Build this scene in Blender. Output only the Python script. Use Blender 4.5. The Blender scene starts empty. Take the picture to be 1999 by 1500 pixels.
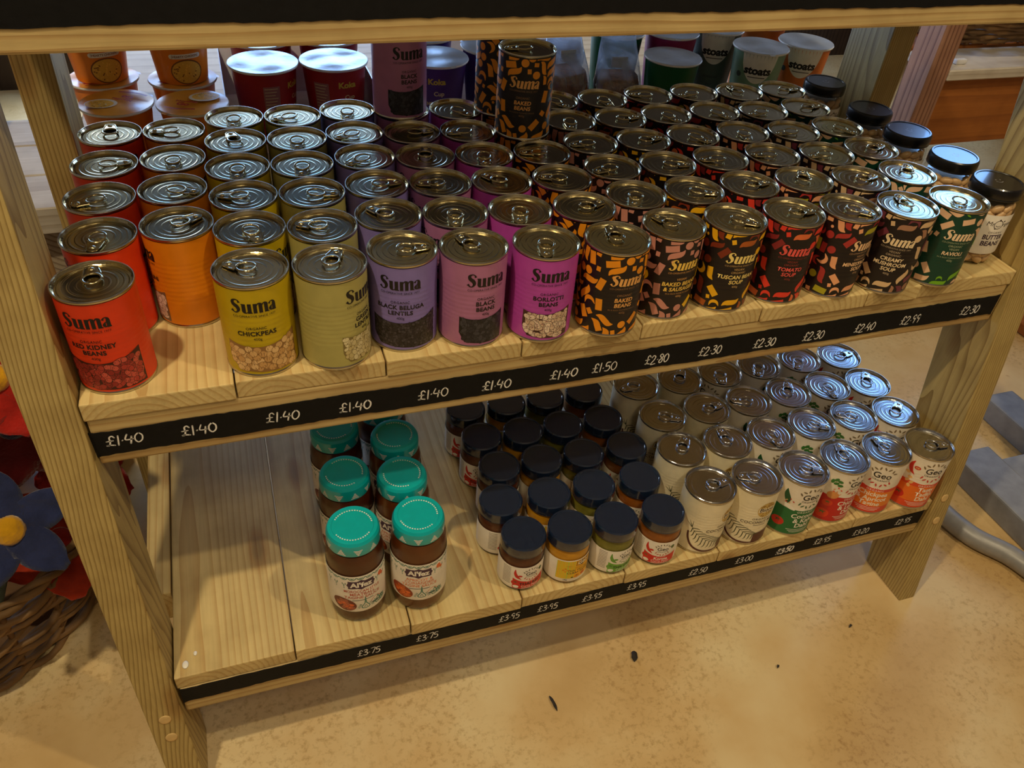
import bpy, bmesh, math, random
import numpy as np
from mathutils import Vector, Matrix
PI = math.pi
Z0 = 0.6            # height of the upper shelf's top above the floor
ZL = 0.2115         # height of the lower shelf's top
SC = bpy.context.scene
COL = SC.collection

# ------------------------------------------------------------------ camera
cam_d = bpy.data.cameras.new('camera')
cam = bpy.data.objects.new('camera', cam_d)
COL.objects.link(cam)
cam_d.sensor_width = 36.0
cam_d.lens = 1585.7048 / 1999 * 36.0
cam_d.clip_start = 0.02
cam.matrix_world = Matrix((
    (0.94751, 0.15000, -0.28252, 0.15158),
    (-0.31229, 0.62432, -0.71600, -0.72669),
    (0.06899, 0.76663, 0.63837, 0.54741 + Z0),
    (0, 0, 0, 1)))
SC.camera = cam

# ------------------------------------------------------------------ sky, lamps, exposure
world = bpy.data.worlds.new('sky')
SC.world = world
world.use_nodes = True
wn = world.node_tree
wn.nodes.clear()
w_out = wn.nodes.new('ShaderNodeOutputWorld')
w_bg = wn.nodes.new('ShaderNodeBackground')
w_tc = wn.nodes.new('ShaderNodeTexCoord')
w_ns = wn.nodes.new('ShaderNodeTexNoise')
w_ns.inputs['Scale'].default_value = 2.2
w_ns.inputs['Detail'].default_value = 3
w_rp = wn.nodes.new('ShaderNodeValToRGB')
w_rp.color_ramp.elements[0].position = 0.40
w_rp.color_ramp.elements[0].color = (0.20, 0.46, 1.0, 1)
w_rp.color_ramp.elements[1].position = 0.58
w_rp.color_ramp.elements[1].color = (0.88, 0.95, 1.0, 1)
wn.links.new(w_tc.outputs['Generated'], w_ns.inputs['Vector'])
wn.links.new(w_ns.outputs['Fac'], w_rp.inputs['Fac'])
wn.links.new(w_rp.outputs['Color'], w_bg.inputs['Color'])
w_bg.inputs['Strength'].default_value = 10.0
wn.links.new(w_bg.outputs['Background'], w_out.inputs['Surface'])

def lamp(name, loc, target, power, color, size, angle=None):
    d = bpy.data.lights.new(name, 'SPOT' if angle else 'AREA')
    d.energy = power
    d.color = color
    if angle:
        d.spot_size = math.radians(angle)
        d.spot_blend = 0.6
        d.shadow_soft_size = size
    else:
        d.size = size
    o = bpy.data.objects.new(name, d)
    COL.objects.link(o)
    o.location = loc
    v = Vector(target) - Vector(loc)
    o.rotation_euler = v.to_track_quat('-Z', 'Y').to_euler()
    return o

WARM = (1.0, 0.82, 0.52)
lamp('ceiling_spot', (-0.33, -0.47, 2.35), (0.35, -0.1, 0.5), 74, WARM, 0.035, 95)
lamp('ceiling_spot', (1.25, -0.75, 2.35), (1.0, -0.1, 0.5), 50, WARM, 0.035, 85)
lamp('ceiling_spot', (2.25, .55, 2.4), (2.1, .95, .6), 30, WARM, .04, 70)
lamp('added_fill_lamp', (0.3, -1.6, 2.55), (0.3, -1.6, 0), 12, WARM, 0.5)  # unseen warm fill, added to raise the ambient light at the front

def portal(name, loc, rot, sx, sy):
    d = bpy.data.lights.new(name, 'AREA')
    d.shape = 'RECTANGLE'
    d.size, d.size_y = sx, sy
    d.cycles.is_portal = True
    o = bpy.data.objects.new(name, d)
    COL.objects.link(o)
    o.location, o.rotation_euler = loc, rot
portal('window_portal', (0.15, 2.47, .85), (-PI/2, 0, 0), 1.5, 1.4)
portal('window_portal', (3.27, 1.85, 1.525), (0, PI/2, 0), 1.25, 1.1)

SC.view_settings.view_transform = 'Standard'
SC.view_settings.look = 'None'
SC.view_settings.gamma = 1.0
SC.view_settings.use_curve_mapping = False
SC.view_settings.exposure = -0.14

# ------------------------------------------------------------------ helpers
def srgb(r, g, b):
    f = lambda c: c / 12.92 if c <= 0.04045 else ((c + 0.055) / 1.055) ** 2.4
    return (f(r / 255), f(g / 255), f(b / 255))

MATS = {}
def mat(name, col, rough=0.5, metal=0.0, coat=0.0, vary=0.06, scale=60.0, bump=0.0, bump_scale=200.0, spec=0.5, sheen=0.0):
    """principled material whose colour and roughness are stirred by noise"""
    if name in MATS:
        return MATS[name]
    m = bpy.data.materials.new(name)
    m.use_nodes = True
    nt = m.node_tree
    b = nt.nodes['Principled BSDF']
    tc = nt.nodes.new('ShaderNodeTexCoord')
    ns = nt.nodes.new('ShaderNodeTexNoise')
    ns.inputs['Scale'].default_value = scale
    ns.inputs['Detail'].default_value = 3
    nt.links.new(tc.outputs['Object'], ns.inputs['Vector'])
    rp = nt.nodes.new('ShaderNodeValToRGB')
    rp.color_ramp.elements[0].position = 0.3
    rp.color_ramp.elements[1].position = 0.7
    lo = [max(0, c * (1 - vary)) for c in col]
    hi = [min(1, c * (1 + vary)) for c in col]
    rp.color_ramp.elements[0].color = (*lo, 1)
    rp.color_ramp.elements[1].color = (*hi, 1)
    nt.links.new(ns.outputs['Fac'], rp.inputs['Fac'])
    nt.links.new(rp.outputs['Color'], b.inputs['Base Color'])
    b.inputs['Roughness'].default_value = rough
    b.inputs['Metallic'].default_value = metal
    b.inputs['Coat Weight'].default_value = coat
    b.inputs['Coat Roughness'].default_value = 0.06
    b.inputs['Specular IOR Level'].default_value = spec
    b.inputs['Sheen Weight'].default_value = sheen
    if bump:
        n2 = nt.nodes.new('ShaderNodeTexNoise')
        n2.inputs['Scale'].default_value = bump_scale
        n2.inputs['Detail'].default_value = 4
        nt.links.new(tc.outputs['Object'], n2.inputs['Vector'])
        bp = nt.nodes.new('ShaderNodeBump')
        bp.inputs['Strength'].default_value = bump
        bp.inputs['Distance'].default_value = 0.002
        nt.links.new(n2.outputs['Fac'], bp.inputs['Height'])
        nt.links.new(bp.outputs['Normal'], b.inputs['Normal'])
    MATS[name] = m
    return m

def smat(name, r, g, b, **k):
    return mat(name, srgb(r, g, b), **k)

def wood(name, axis, light, dark, ring=60.0, knots=True, groove=0.0, rough=0.55):
    """boards cut from a log that runs along `axis`: rings on the ends, long grain on the sides"""
    m = bpy.data.materials.new(name)
    m.use_nodes = True
    nt = m.node_tree
    N = nt.nodes.new
    L = nt.links.new
    b = nt.nodes['Principled BSDF']
    tc = N('ShaderNodeTexCoord')
    oi = N('ShaderNodeObjectInfo')
    wnz = N('ShaderNodeTexWhiteNoise')
    wnz.noise_dimensions = '1D'
    L(oi.outputs['Random'], wnz.inputs['W'])
    off = N('ShaderNodeVectorMath'); off.operation = 'MULTIPLY_ADD'
    i = 'XYZ'.index(axis)
    mul = [0.10, 0.10, 0.10]; mul[i] = 3.0
    add = [-0.05, -0.05, -0.05]
    if axis == 'Y': mul[2] = 0.05; add[2] = 0.02
    if axis == 'X': mul[2] = 0.05; add[2] = 0.01
    if axis == 'Z': mul[0] = 0.03; add[0] = 0.13
    off.inputs[1].default_value = mul
    off.inputs[2].default_value = add
    L(wnz.outputs['Color'], off.inputs[0])
    ad = N('ShaderNodeVectorMath'); ad.operation = 'ADD'
    L(tc.outputs['Object'], ad.inputs[0]); L(off.outputs[0], ad.inputs[1])
    mp = N('ShaderNodeMapping')
    sc = [1, 1, 1]; sc[i] = 0.13
    mp.inputs['Scale'].default_value = sc
    L(ad.outputs[0], mp.inputs['Vector'])
    # wobble
    nz = N('ShaderNodeTexNoise'); nz.inputs['Scale'].default_value = 14; nz.inputs['Detail'].default_value = 2
    L(mp.outputs[0], nz.inputs['Vector'])
    nm = N('ShaderNodeVectorMath'); nm.operation = 'MULTIPLY_ADD'
    nm.inputs[1].default_value = (0.022, 0.022, 0.022)
    L(nz.outputs['Color'], nm.inputs[0]); L(mp.outputs[0], nm.inputs[2])
    wv = N('ShaderNodeTexWave'); wv.wave_type = 'RINGS'; wv.rings_direction = axis
    wv.wave_profile = 'SAW'
    wv.inputs['Scale'].default_value = ring
    wv.inputs['Distortion'].default_value = 0.0
    wv.inputs['Detail'].default_value = 2
    wv.inputs['Detail Scale'].default_value = 2
    L(nm.outputs[0], wv.inputs['Vector'])
    rp = N('ShaderNodeValToRGB')
    rp.color_ramp.elements[0].position = 0.0; rp.color_ramp.elements[0].color = (*light, 1)
    rp.color_ramp.elements[1].position = 0.97; rp.color_ramp.elements[1].color = (*dark, 1)
    e = rp.color_ramp.elements.new(0.55); e.color = (*[l * .94 + d * .06 for l, d in zip(light, dark)], 1)
    L(wv.outputs['Fac'], rp.inputs['Fac'])
    # fine fibre and broad mottling
    mp2 = N('ShaderNodeMapping')
    s2 = [260, 260, 260]; s2[i] = 9
    mp2.inputs['Scale'].default_value = s2
    L(ad.outputs[0], mp2.inputs['Vector'])
    fib = N('ShaderNodeTexNoise'); fib.inputs['Scale'].default_value = 1.0; fib.inputs['Detail'].default_value = 3
    L(mp2.outputs[0], fib.inputs['Vector'])
    mot = N('ShaderNodeTexNoise'); mot.inputs['Scale'].default_value = 17; mot.inputs['Detail'].default_value = 4
    L(ad.outputs[0], mot.inputs['Vector'])
    mx = N('ShaderNodeMix'); mx.data_type = 'RGBA'; mx.blend_type = 'MULTIPLY'
    mx.inputs['Factor'].default_value = 0.40
    rp2 = N('ShaderNodeValToRGB')
    rp2.color_ramp.elements[0].position = 0.25; rp2.color_ramp.elements[0].color = (.62, .58, .52, 1)
    rp2.color_ramp.elements[1].position = 0.75; rp2.color_ramp.elements[1].color = (1, 1, 1, 1)
    L(fib.outputs['Fac'], rp2.inputs['Fac'])
    L(rp.outputs['Color'], mx.inputs['A']); L(rp2.outputs['Color'], mx.inputs['B'])
    mx2 = N('ShaderNodeMix'); mx2.data_type = 'RGBA'; mx2.blend_type = 'MULTIPLY'
    mx2.inputs['Factor'].default_value = 0.55
    rp3 = N('ShaderNodeValToRGB')
    rp3.color_ramp.elements[0].position = 0.36; rp3.color_ramp.elements[0].color = (.74, .70, .66, 1)
    rp3.color_ramp.elements[1].position = 0.6; rp3.color_ramp.elements[1].color = (1, 1, 1, 1)
    L(mot.outputs['Fac'], rp3.inputs['Fac'])
    L(mx.outputs['Result'], mx2.inputs['A']); L(rp3.outputs['Color'], mx2.inputs['B'])
    last = mx2.outputs['Result']
    if knots:
        mp3 = N('ShaderNodeMapping')
        s3 = [9, 9, 9]; s3[i] = 3.2
        mp3.inputs['Scale'].default_value = s3
        L(ad.outputs[0], mp3.inputs['Vector'])
        vo = N('ShaderNodeTexVoronoi'); vo.inputs['Scale'].default_value = 1.0
        L(mp3.outputs[0], vo.inputs['Vector'])
        kr = N('ShaderNodeValToRGB')
        kr.color_ramp.elements[0].position = 0.05; kr.color_ramp.elements[0].color = (.22, .12, .05, 1)
        kr.color_ramp.elements[1].position = 0.16; kr.color_ramp.elements[1].color = (1, 1, 1, 1)
        e = kr.color_ramp.elements.new(0.10); e.color = (.62, .42, .26, 1)
        L(vo.outputs['Distance'], kr.inputs['Fac'])
        mx3 = N('ShaderNodeMix'); mx3.data_type = 'RGBA'; mx3.blend_type = 'MULTIPLY'
        mx3.inputs['Factor'].default_value = 0.6
        L(last, mx3.inputs['A']); L(kr.outputs['Color'], mx3.inputs['B'])
        last = mx3.outputs['Result']
    L(last, b.inputs['Base Color'])
    b.inputs['Roughness'].default_value = rough
    b.inputs['Specular IOR Level'].default_value = 0.35
    bp = N('ShaderNodeBump')
    bp.inputs['Strength'].default_value = 0.25 + groove
    bp.inputs['Distance'].default_value = 0.0012
    mh = N('ShaderNodeMath'); mh.operation = 'MULTIPLY_ADD'
    mh.inputs[1].default_value = -(0.25 + groove)
    L(wv.outputs['Fac'], mh.inputs[0]); L(fib.outputs['Fac'], mh.inputs[2])
    L(mh.outputs[0], bp.inputs['Height'])
    L(bp.outputs['Normal'], b.inputs['Normal'])
    return m

def glass(name, tint=(1, 1, 1), gloss=1.0):
    """thin clear glass: lets light straight through and mirrors by the angle"""
    m = bpy.data.materials.new(name)
    m.use_nodes = True
    nt = m.node_tree
    nt.nodes.clear()
    o = nt.nodes.new('ShaderNodeOutputMaterial')
    mix = nt.nodes.new('ShaderNodeMixShader')
    tr = nt.nodes.new('ShaderNodeBsdfTransparent')
    tr.inputs['Color'].default_value = (*tint, 1)
    gl = nt.nodes.new('ShaderNodeBsdfGlossy')
    gl.inputs['Roughness'].default_value = 0.04
    fr = nt.nodes.new('ShaderNodeLayerWeight')
    fr.inputs['Blend'].default_value = .5
    pw = nt.nodes.new('ShaderNodeMath'); pw.operation = 'POWER'
    pw.inputs[1].default_value = 5.0
    nt.links.new(fr.outputs['Facing'], pw.inputs[0])
    mu = nt.nodes.new('ShaderNodeMath'); mu.operation = 'MULTIPLY_ADD'
    mu.use_clamp = True
    mu.inputs[1].default_value = gloss
    mu.inputs[2].default_value = .045 * gloss
    nt.links.new(pw.outputs[0], mu.inputs[0])
    nt.links.new(mu.outputs[0], mix.inputs['Fac'])
    nt.links.new(tr.outputs[0], mix.inputs[1])
    nt.links.new(gl.outputs[0], mix.inputs[2])
    nt.links.new(mix.outputs[0], o.inputs['Surface'])
    return m

def obj(name, bm, mats, parent=None, loc=None, smooth=True, sharp=None):
    me = bpy.data.meshes.new(name)
    bm.normal_update()
    bm.to_mesh(me)
    bm.free()
    if not isinstance(mats, (list, tuple)):
        mats = [mats]
    for m in mats:
        me.materials.append(m)
    if smooth:
        me.polygons.foreach_set('use_smooth', [True] * len(me.polygons))
        if sharp:
            me.set_sharp_from_angle(angle=math.radians(sharp))
    o = bpy.data.objects.new(name, me)
    COL.objects.link(o)
    if parent: o.parent = parent
    if loc: o.location = loc
    return o

def thing(name, label, cat, loc=(0, 0, 0), rz=0.0, group=None):
    o = bpy.data.objects.new(name, None)
    o.empty_display_size = 0.02
    COL.objects.link(o)
    o.location = loc
    o.rotation_euler = (0, 0, rz)
    return tag(o, label, cat, group)

def tag(o, label, cat, group=None):
    o['label'] = label
    o['category'] = cat
    if group: o['group'] = group
    return o

def copy_tree(o, parent=None):
    c = o.copy()
    COL.objects.link(c)
    if parent: c.parent = parent
    for ch in KIDS.get(o.name, list(o.children)):
        copy_tree(ch, c)
    return c
KIDS = {}

def box(bm, x0, x1, y0, y1, z0, z1, bev=0.0, seg=1, mi=0):
    r = bmesh.ops.create_cube(bm, size=1)
    vs = r['verts']
    for v in vs:
        v.co = Vector((x0 + (v.co.x + .5) * (x1 - x0), y0 + (v.co.y + .5) * (y1 - y0), z0 + (v.co.z + .5) * (z1 - z0)))
    fs = {f for v in vs for f in v.link_faces}
    for f in fs: f.material_index = mi
    if bev:
        es = {e for v in vs for e in v.link_edges}
        bmesh.ops.bevel(bm, geom=list(es), offset=bev, segments=seg, affect='EDGES', profile=0.6)
    return vs

def hexa(bm, pts, bev=0.0):
    """box from 8 corners: bottom 4 (ccw from above), top 4"""
    vs = [bm.verts.new(p) for p in pts]
    for f in ((3, 2, 1, 0), (4, 5, 6, 7), (0, 1, 5, 4), (1, 2, 6, 5), (2, 3, 7, 6), (3, 0, 4, 7)):
        bm.faces.new([vs[i] for i in f])
    if bev:
        es = {e for v in vs for e in v.link_edges}
        bmesh.ops.bevel(bm, geom=list(es), offset=bev, segments=2, affect='EDGES', profile=0.6)

def lathe(bm, prof, seg=48, cap0=False, cap1=False, mi=0, center=(0, 0)):
    """prof: list of (radius, z) from bottom to top; a radius of 0 closes to a point"""
    rings = []
    for r, z in prof:
        if r < 1e-7:
            rings.append([bm.verts.new((center[0], center[1], z))])
        else:
            rings.append([bm.verts.new((center[0] + r * math.cos(2 * PI * k / seg), center[1] + r * math.sin(2 * PI * k / seg), z)) for k in range(seg)])
    for a, b in zip(rings, rings[1:]):
        for k in range(seg):
            k2 = (k + 1) % seg
            if len(a) == 1 and len(b) == 1: continue
            if len(a) == 1: f = bm.faces.new((a[0], b[k2], b[k]))
            elif len(b) == 1: f = bm.faces.new((a[k], a[k2], b[0]))
            else: f = bm.faces.new((a[k], a[k2], b[k2], b[k]))
            f.material_index = mi
    if cap0 and len(rings[0]) > 1:
        bm.faces.new(list(reversed(rings[0]))).material_index = mi
    if cap1 and len(rings[-1]) > 1:
        bm.faces.new(rings[-1]).material_index = mi

def tube(bm, pts, rad, seg=8, closed=False, flat=1.0, mi=0):
    """sweep a circle (squashed by `flat` along its binormal) down a list of points"""
    pts = [Vector(p) for p in pts]
    n = len(pts)
    rads = rad if isinstance(rad, (list, tuple)) else [rad] * n
    rings = []
    up = Vector((0, 0, 1))
    for i, p in enumerate(pts):
        a = pts[(i - 1) % n] if (closed or i > 0) else p
        b = pts[(i + 1) % n] if (closed or i < n - 1) else p
        t = (b - a).normalized()
        s = t.cross(up)
        if s.length < 1e-4: s = t.cross(Vector((1, 0, 0)))
        s.normalize()
        w = s.cross(t).normalized()
        rings.append([bm.verts.new(p + rads[i] * (math.cos(2 * PI * k / seg) * s + flat * math.sin(2 * PI * k / seg) * w)) for k in range(seg)])
    m = n if closed else n - 1
    for i in range(m):
        a, b = rings[i], rings[(i + 1) % n]
        for k in range(seg):
            k2 = (k + 1) % seg
            bm.faces.new((a[k2], a[k], b[k], b[k2])).material_index = mi
    if not closed:
        bm.faces.new(rings[0]).material_index = mi
        bm.faces.new(list(reversed(rings[-1]))).material_index = mi

def smoothline(pts, n=4, closed=False):
    """Catmull-Rom through points of any dimension"""
    P = [np.array(p, float) for p in pts]
    out = []
    m = len(P)
    for i in range(m if closed else m - 1):
        p0 = P[(i - 1) % m] if (closed or i > 0) else P[i]
        p1 = P[i]; p2 = P[(i + 1) % m]
        p3 = P[(i + 2) % m] if (closed or i + 2 < m) else p2
        for k in range(n):
            t = k / n
            out.append(.5 * ((2 * p1) + (-p0 + p2) * t + (2 * p0 - 5 * p1 + 4 * p2 - p3) * t * t + (-p0 + 3 * p1 - 3 * p2 + p3) * t ** 3))
    if not closed: out.append(P[-1])
    return out

# ---- flat print: shapes drawn in millimetres on a sheet that is then laid on a surface
class Sheet:
    def __init__(self, place):
        self.bm = bmesh.new()
        self.place = place        # (u, v, lift) in metres -> xyz
        self.lift = 0.0
    def done(self, step=0.0, clip=None):
        """lay the flat sheet on its surface, first cut into strips narrow enough to follow a curve"""
        bm = self.bm
        if step and bm.verts:
            lo = min(v.co.x for v in bm.verts); hi = max(v.co.x for v in bm.verts)
            k = math.ceil(lo / step)
            while k * step < hi:
                x = k * step + 1.3e-5
                fs = [f for f in bm.faces if min(v.co.x for v in f.verts) < x < max(v.co.x for v in f.verts)]
                if fs:
                    es = list({e for f in fs for e in f.edges}); vs = list({v for f in fs for v in f.verts})
                    bmesh.ops.bisect_plane(bm, geom=vs + es + fs, plane_co=(x, 0, 0), plane_no=(1, 0, 0))
                k += 1
        if clip:
            for y, n in ((clip[0], -1), (clip[1], 1)):
                bmesh.ops.bisect_plane(bm, geom=bm.verts[:] + bm.edges[:] + bm.faces[:], plane_co=(0, y, 0), plane_no=(0, n, 0), clear_outer=True)
        for v in bm.verts: v.co = self.place(*v.co)
        return bm
    def poly(self, pts, mi):
        vs = [self.bm.verts.new((u * .001, v * .001, self.lift)) for u, v in pts]
        try: self.bm.faces.new(vs).material_index = mi
        except ValueError: pass
    def ribbon(self, pts, widths, mi, round_ends=False, n=4):
        w = widths if isinstance(widths, (list, tuple)) else [widths] * len(pts)
        S = smoothline([(p[0], p[1], ww) for p, ww in zip(pts, w)], n) if n > 1 else [np.array((p[0], p[1], ww)) for p, ww in zip(pts, w)]
        rows = []
        for i, s in enumerate(S):
            a = S[max(0, i - 1)]; b = S[min(len(S) - 1, i + 1)]
            t = (b - a)[:2]; L = math.hypot(*t) or 1
            nx, ny = -t[1] / L, t[0] / L
            h = s[2] / 2
            rows.append(((s[0] + nx * h, s[1] + ny * h), (s[0] - nx * h, s[1] - ny * h)))
        vr = [[self.bm.verts.new((q[0] * .001, q[1] * .001, self.lift)) for q in r] for r in rows]
        for a, b in zip(vr, vr[1:]):
            self.bm.faces.new((a[0], a[1], b[1], b[0])).material_index = mi
        if round_ends:
            for s in (S[0], S[-1]):
                self.disc(s[0], s[1], s[2] / 2, mi, 8)
    def disc(self, u, v, r, mi, seg=12, ry=None, rot=0.0):
        ry = ry or r
        c, s = math.cos(rot), math.sin(rot)
        ce = self.bm.verts.new((u * .001, v * .001, self.lift))
        ring = []
        for k in range(seg):
            x, y = r * math.cos(2 * PI * k / seg), ry * math.sin(2 * PI * k / seg)
            ring.append(self.bm.verts.new(((u + x * c - y * s) * .001, (v + x * s + y * c) * .001, self.lift)))
        for k in range(seg):
            self.bm.faces.new((ce, ring[k], ring[(k + 1) % seg])).material_index = mi
    def band(self, us, bot, top, mi):
        """area between two curves given per column"""
        a = [(self.bm.verts.new((u * .001, b * .001, self.lift)), self.bm.verts.new((u * .001, t * .001, self.lift))) for u, b, t in zip(us, bot, top)]
        for p, q in zip(a, a[1:]):
            self.bm.faces.new((p[0], q[0], q[1], p[1])).material_index = mi
    def text(self, s, u, v, size, mi, bold=0.0, align='CENTER', shear=0.0, width=None, arch=0.0, spacing=1.0):
        V, F = text_mesh(s, bold, align, shear, spacing)
        if not len(V): return
        k = size
        kx = k
        if width:
            kx = min(k, width / max(1e-6, V[:, 0].max() - V[:, 0].min()))
        vs = [self.bm.verts.new(((u + x * kx) * .001, (v + y * k + arch * (x * kx) ** 2) * .001, self.lift)) for x, y in V]
        for f in F:
            try: self.bm.faces.new([vs[i] for i in f]).material_index = mi
            except ValueError: pass
    def suma(self, u, v, mi, k=1.0, slant=0.0):
        """the bold logo word; u is its middle, v its base line, k scales 31.5 x 12 mm"""
        T = lambda pts: [((x - 15.8 + slant * y) * k + u, y * k + v) for x, y in pts]
        R = lambda pts, w, n=4: self.ribbon(T(pts), [q * k for q in w], mi, n=n)
        R([(6.4, 9.0), (5.6, 10.9), (3.6, 11.4), (1.7, 9.9), (2.2, 7.5), (4.5, 5.6), (5.4, 3.2), (4.2, .9), (2.2, .6), (.4, 2.6)], [2.0, .9, 1.0, 2.2, 3.0, 3.2, 2.6, 1.2, .9, 2.2])
        R([(7.6, 7.7), (9.6, 7.7)], [.8, .8], 1)
        R([(9.3, 8), (9.3, 4.5), (9.4, 1.7), (10.6, .4), (12.2, 1.2)], [2.7, 2.7, 2.7, .9, .7])
        R([(13.3, 8), (13.3, 0)], [2.7, 2.7], 2)
        R([(13, .4), (15.2, .4)], [.8, .8], 1)
        for x in (17.2, 21.1, 25.0):
            R([(x, 7.4 if x > 17.5 else 8), (x, 0)], [2.6, 2.6], 2)
        for x in (17.2, 21.1):
            R([(x + .8, 5.6), (x + 1.9, 7.6), (x + 3.2, 8.0), (x + 4.4, 7.0)], [.5, .9, 1.3, 2.2])
        R([(25.2, .4), (27.0, .4)], [.8, .8], 1)
        R([(27.3, 6.0), (28.2, 7.6), (29.6, 7.9), (30.6, 6.9), (30.7, 5.4)], [1.8, .9, 1.0, 2.0, 2.6])
        R([(30.7, 5.6), (30.7, 0)], [2.6, 2.6], 2)
        R([(30.4, 4.4), (28.8, 4.0), (27.9, 2.2), (28.5, .7), (30.2, 1.2)], [.7, .9, 2.2, 1.2, .7])
        R([(30.7, .4), (32.4, .5)], [.8, .6], 1)

TEXTS = {}
def text_mesh(s, bold, align, shear, spacing=1.0):
    key = (s, bold, align, shear, spacing)
    if key in TEXTS: return TEXTS[key]
    c = bpy.data.curves.new('text', 'FONT')
    c.body = s
    c.size = 1.0
    c.offset = bold
    c.align_x = align
    c.shear = shear
    c.space_character = spacing
    c.resolution_u = 3
    c.fill_mode = 'FRONT'
    o = bpy.data.objects.new('text', c)
    COL.objects.link(o)
    dg = bpy.context.evaluated_depsgraph_get()
    me = bpy.data.meshes.new_from_object(o.evaluated_get(dg))
    V = np.array([v.co[:2] for v in me.vertices]).reshape(-1, 2)
    F = [tuple(p.vertices) for p in me.polygons]
    bpy.data.objects.remove(o)
    bpy.data.curves.remove(c)
    bpy.data.meshes.remove(me)
    TEXTS[key] = (V, F)
    return V, F

def on_cylinder(r, base=0.0):
    return lambda u, v, l: (( r + l) * math.sin(u / r), -(r + l) * math.cos(u / r), base + v)
def on_cone(r0, r1, h, base=0.0):
    def f(u, v, l):
        r = r0 + (r1 - r0) * v / h
        rm = (r0 + r1) / 2
        return ((r + l) * math.sin(u / rm), -(r + l) * math.cos(u / rm), base + v)
    return f
ORD = ['frontmost', 'second from the front', 'third from the front', 'fourth from the front', 'fifth from the front', 'sixth from the front']
# ------------------------------------------------------------------ the room
def structure(o):
    o['kind'] = 'structure'
    return o

def floor_material():
    m = bpy.data.materials.new('sealed_concrete')
    m.use_nodes = True
    nt = m.node_tree; N = nt.nodes.new; L = nt.links.new
    b = nt.nodes['Principled BSDF']
    tc = N('ShaderNodeTexCoord')
    def noise(s, d=4, r=.55):
        n = N('ShaderNodeTexNoise'); n.inputs['Scale'].default_value = s; n.inputs['Detail'].default_value = d; n.inputs['Roughness'].default_value = r
        L(tc.outputs['Object'], n.inputs['Vector']); return n
    def ramp(src, stops):
        r = N('ShaderNodeValToRGB')
        r.color_ramp.elements[0].position, r.color_ramp.elements[0].color = stops[0][0], (*stops[0][1], 1)
        r.color_ramp.elements[1].position, r.color_ramp.elements[1].color = stops[-1][0], (*stops[-1][1], 1)
        for p, c in stops[1:-1]:
            e = r.color_ramp.elements.new(p); e.color = (*c, 1)
        L(src, r.inputs['Fac']); return r
    big = ramp(noise(3.5, 5).outputs['Fac'], [(.32, srgb(196, 160, 104)), (.5, srgb(216, 184, 130)), (.68, srgb(230, 208, 160))])
    fine = ramp(noise(95, 5, .7).outputs['Fac'], [(.34, (.72, .66, .58)), (.50, (1, 1, 1))])
    # where the aggregate shows, and a smooth worn strip
    mask = ramp(noise(4.2, 2).outputs['Fac'], [(.42, (0, 0, 0)), (.58, (1, 1, 1))])
    mp = N('ShaderNodeMapping'); mp.inputs['Rotation'].default_value = (0, 0, math.radians(62)); mp.inputs['Location'].default_value = (0.02, 0.68, 0)
    L(tc.outputs['Object'], mp.inputs['Vector'])
    sx = N('ShaderNodeSeparateXYZ'); L(mp.outputs[0], sx.inputs[0])
    nb = noise(12, 3)
    wob = N('ShaderNodeMath'); wob.operation = 'MULTIPLY_ADD'; wob.inputs[1].default_value = .07
    L(nb.outputs['Fac'], wob.inputs[0]); L(sx.outputs['Y'], wob.inputs[2])
    ab = N('ShaderNodeMath'); ab.operation = 'ABSOLUTE'; L(wob.outputs[0], ab.inputs[0])
    strip = ramp(ab.outputs[0], [(.035, (0, 0, 0)), (.06, (1, 1, 1))])
    mm = N('ShaderNodeMix'); mm.data_type = 'RGBA'; mm.blend_type = 'MULTIPLY'; mm.inputs['Factor'].default_value = 1
    L(mask.outputs['Color'], mm.inputs['A']); L(strip.outputs['Color'], mm.inputs['B'])
    mx = N('ShaderNodeMix'); mx.data_type = 'RGBA'; mx.blend_type = 'MULTIPLY'
    L(mm.outputs['Result'], mx.inputs['Factor']); L(big.outputs['Color'], mx.inputs['A']); L(fine.outputs['Color'], mx.inputs['B'])
    spk = ramp(noise(38, 2).outputs['Fac'], [(.22, (.7, .6, .5)), (.27, (1, 1, 1))])
    mx2 = N('ShaderNodeMix'); mx2.data_type = 'RGBA'; mx2.blend_type = 'MULTIPLY'; mx2.inputs['Factor'].default_value = .6
    L(mx.outputs['Result'], mx2.inputs['A']); L(spk.outputs['Color'], mx2.inputs['B'])
    L(mx2.outputs['Result'], b.inputs['Base Color'])
    b.inputs['Roughness'].default_value = .42
    b.inputs['Specular IOR Level'].default_value = .4
    bp = N('ShaderNodeBump'); bp.inputs['Strength'].default_value = .15; bp.inputs['Distance'].default_value = .001
    L(noise(130, 4).outputs['Fac'], bp.inputs['Height']); L(bp.outputs['Normal'], b.inputs['Normal'])
    return m

M_floor = floor_material()
M_wall = smat('plaster', 196, 182, 160, rough=.9, bump=.2, bump_scale=40)
M_ceil = smat('ceiling_paint', 150, 132, 108, rough=.9, bump=.1, bump_scale=30)
M_dark = wood('dark_boarding', 'Z', srgb(74, 56, 42), srgb(48, 34, 24), ring=20, knots=False)
M_winframe = smat('window_paint', 210, 208, 200, rough=.4)
M_glass = glass('window_glass', (.97, .99, 1), .9)

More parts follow.
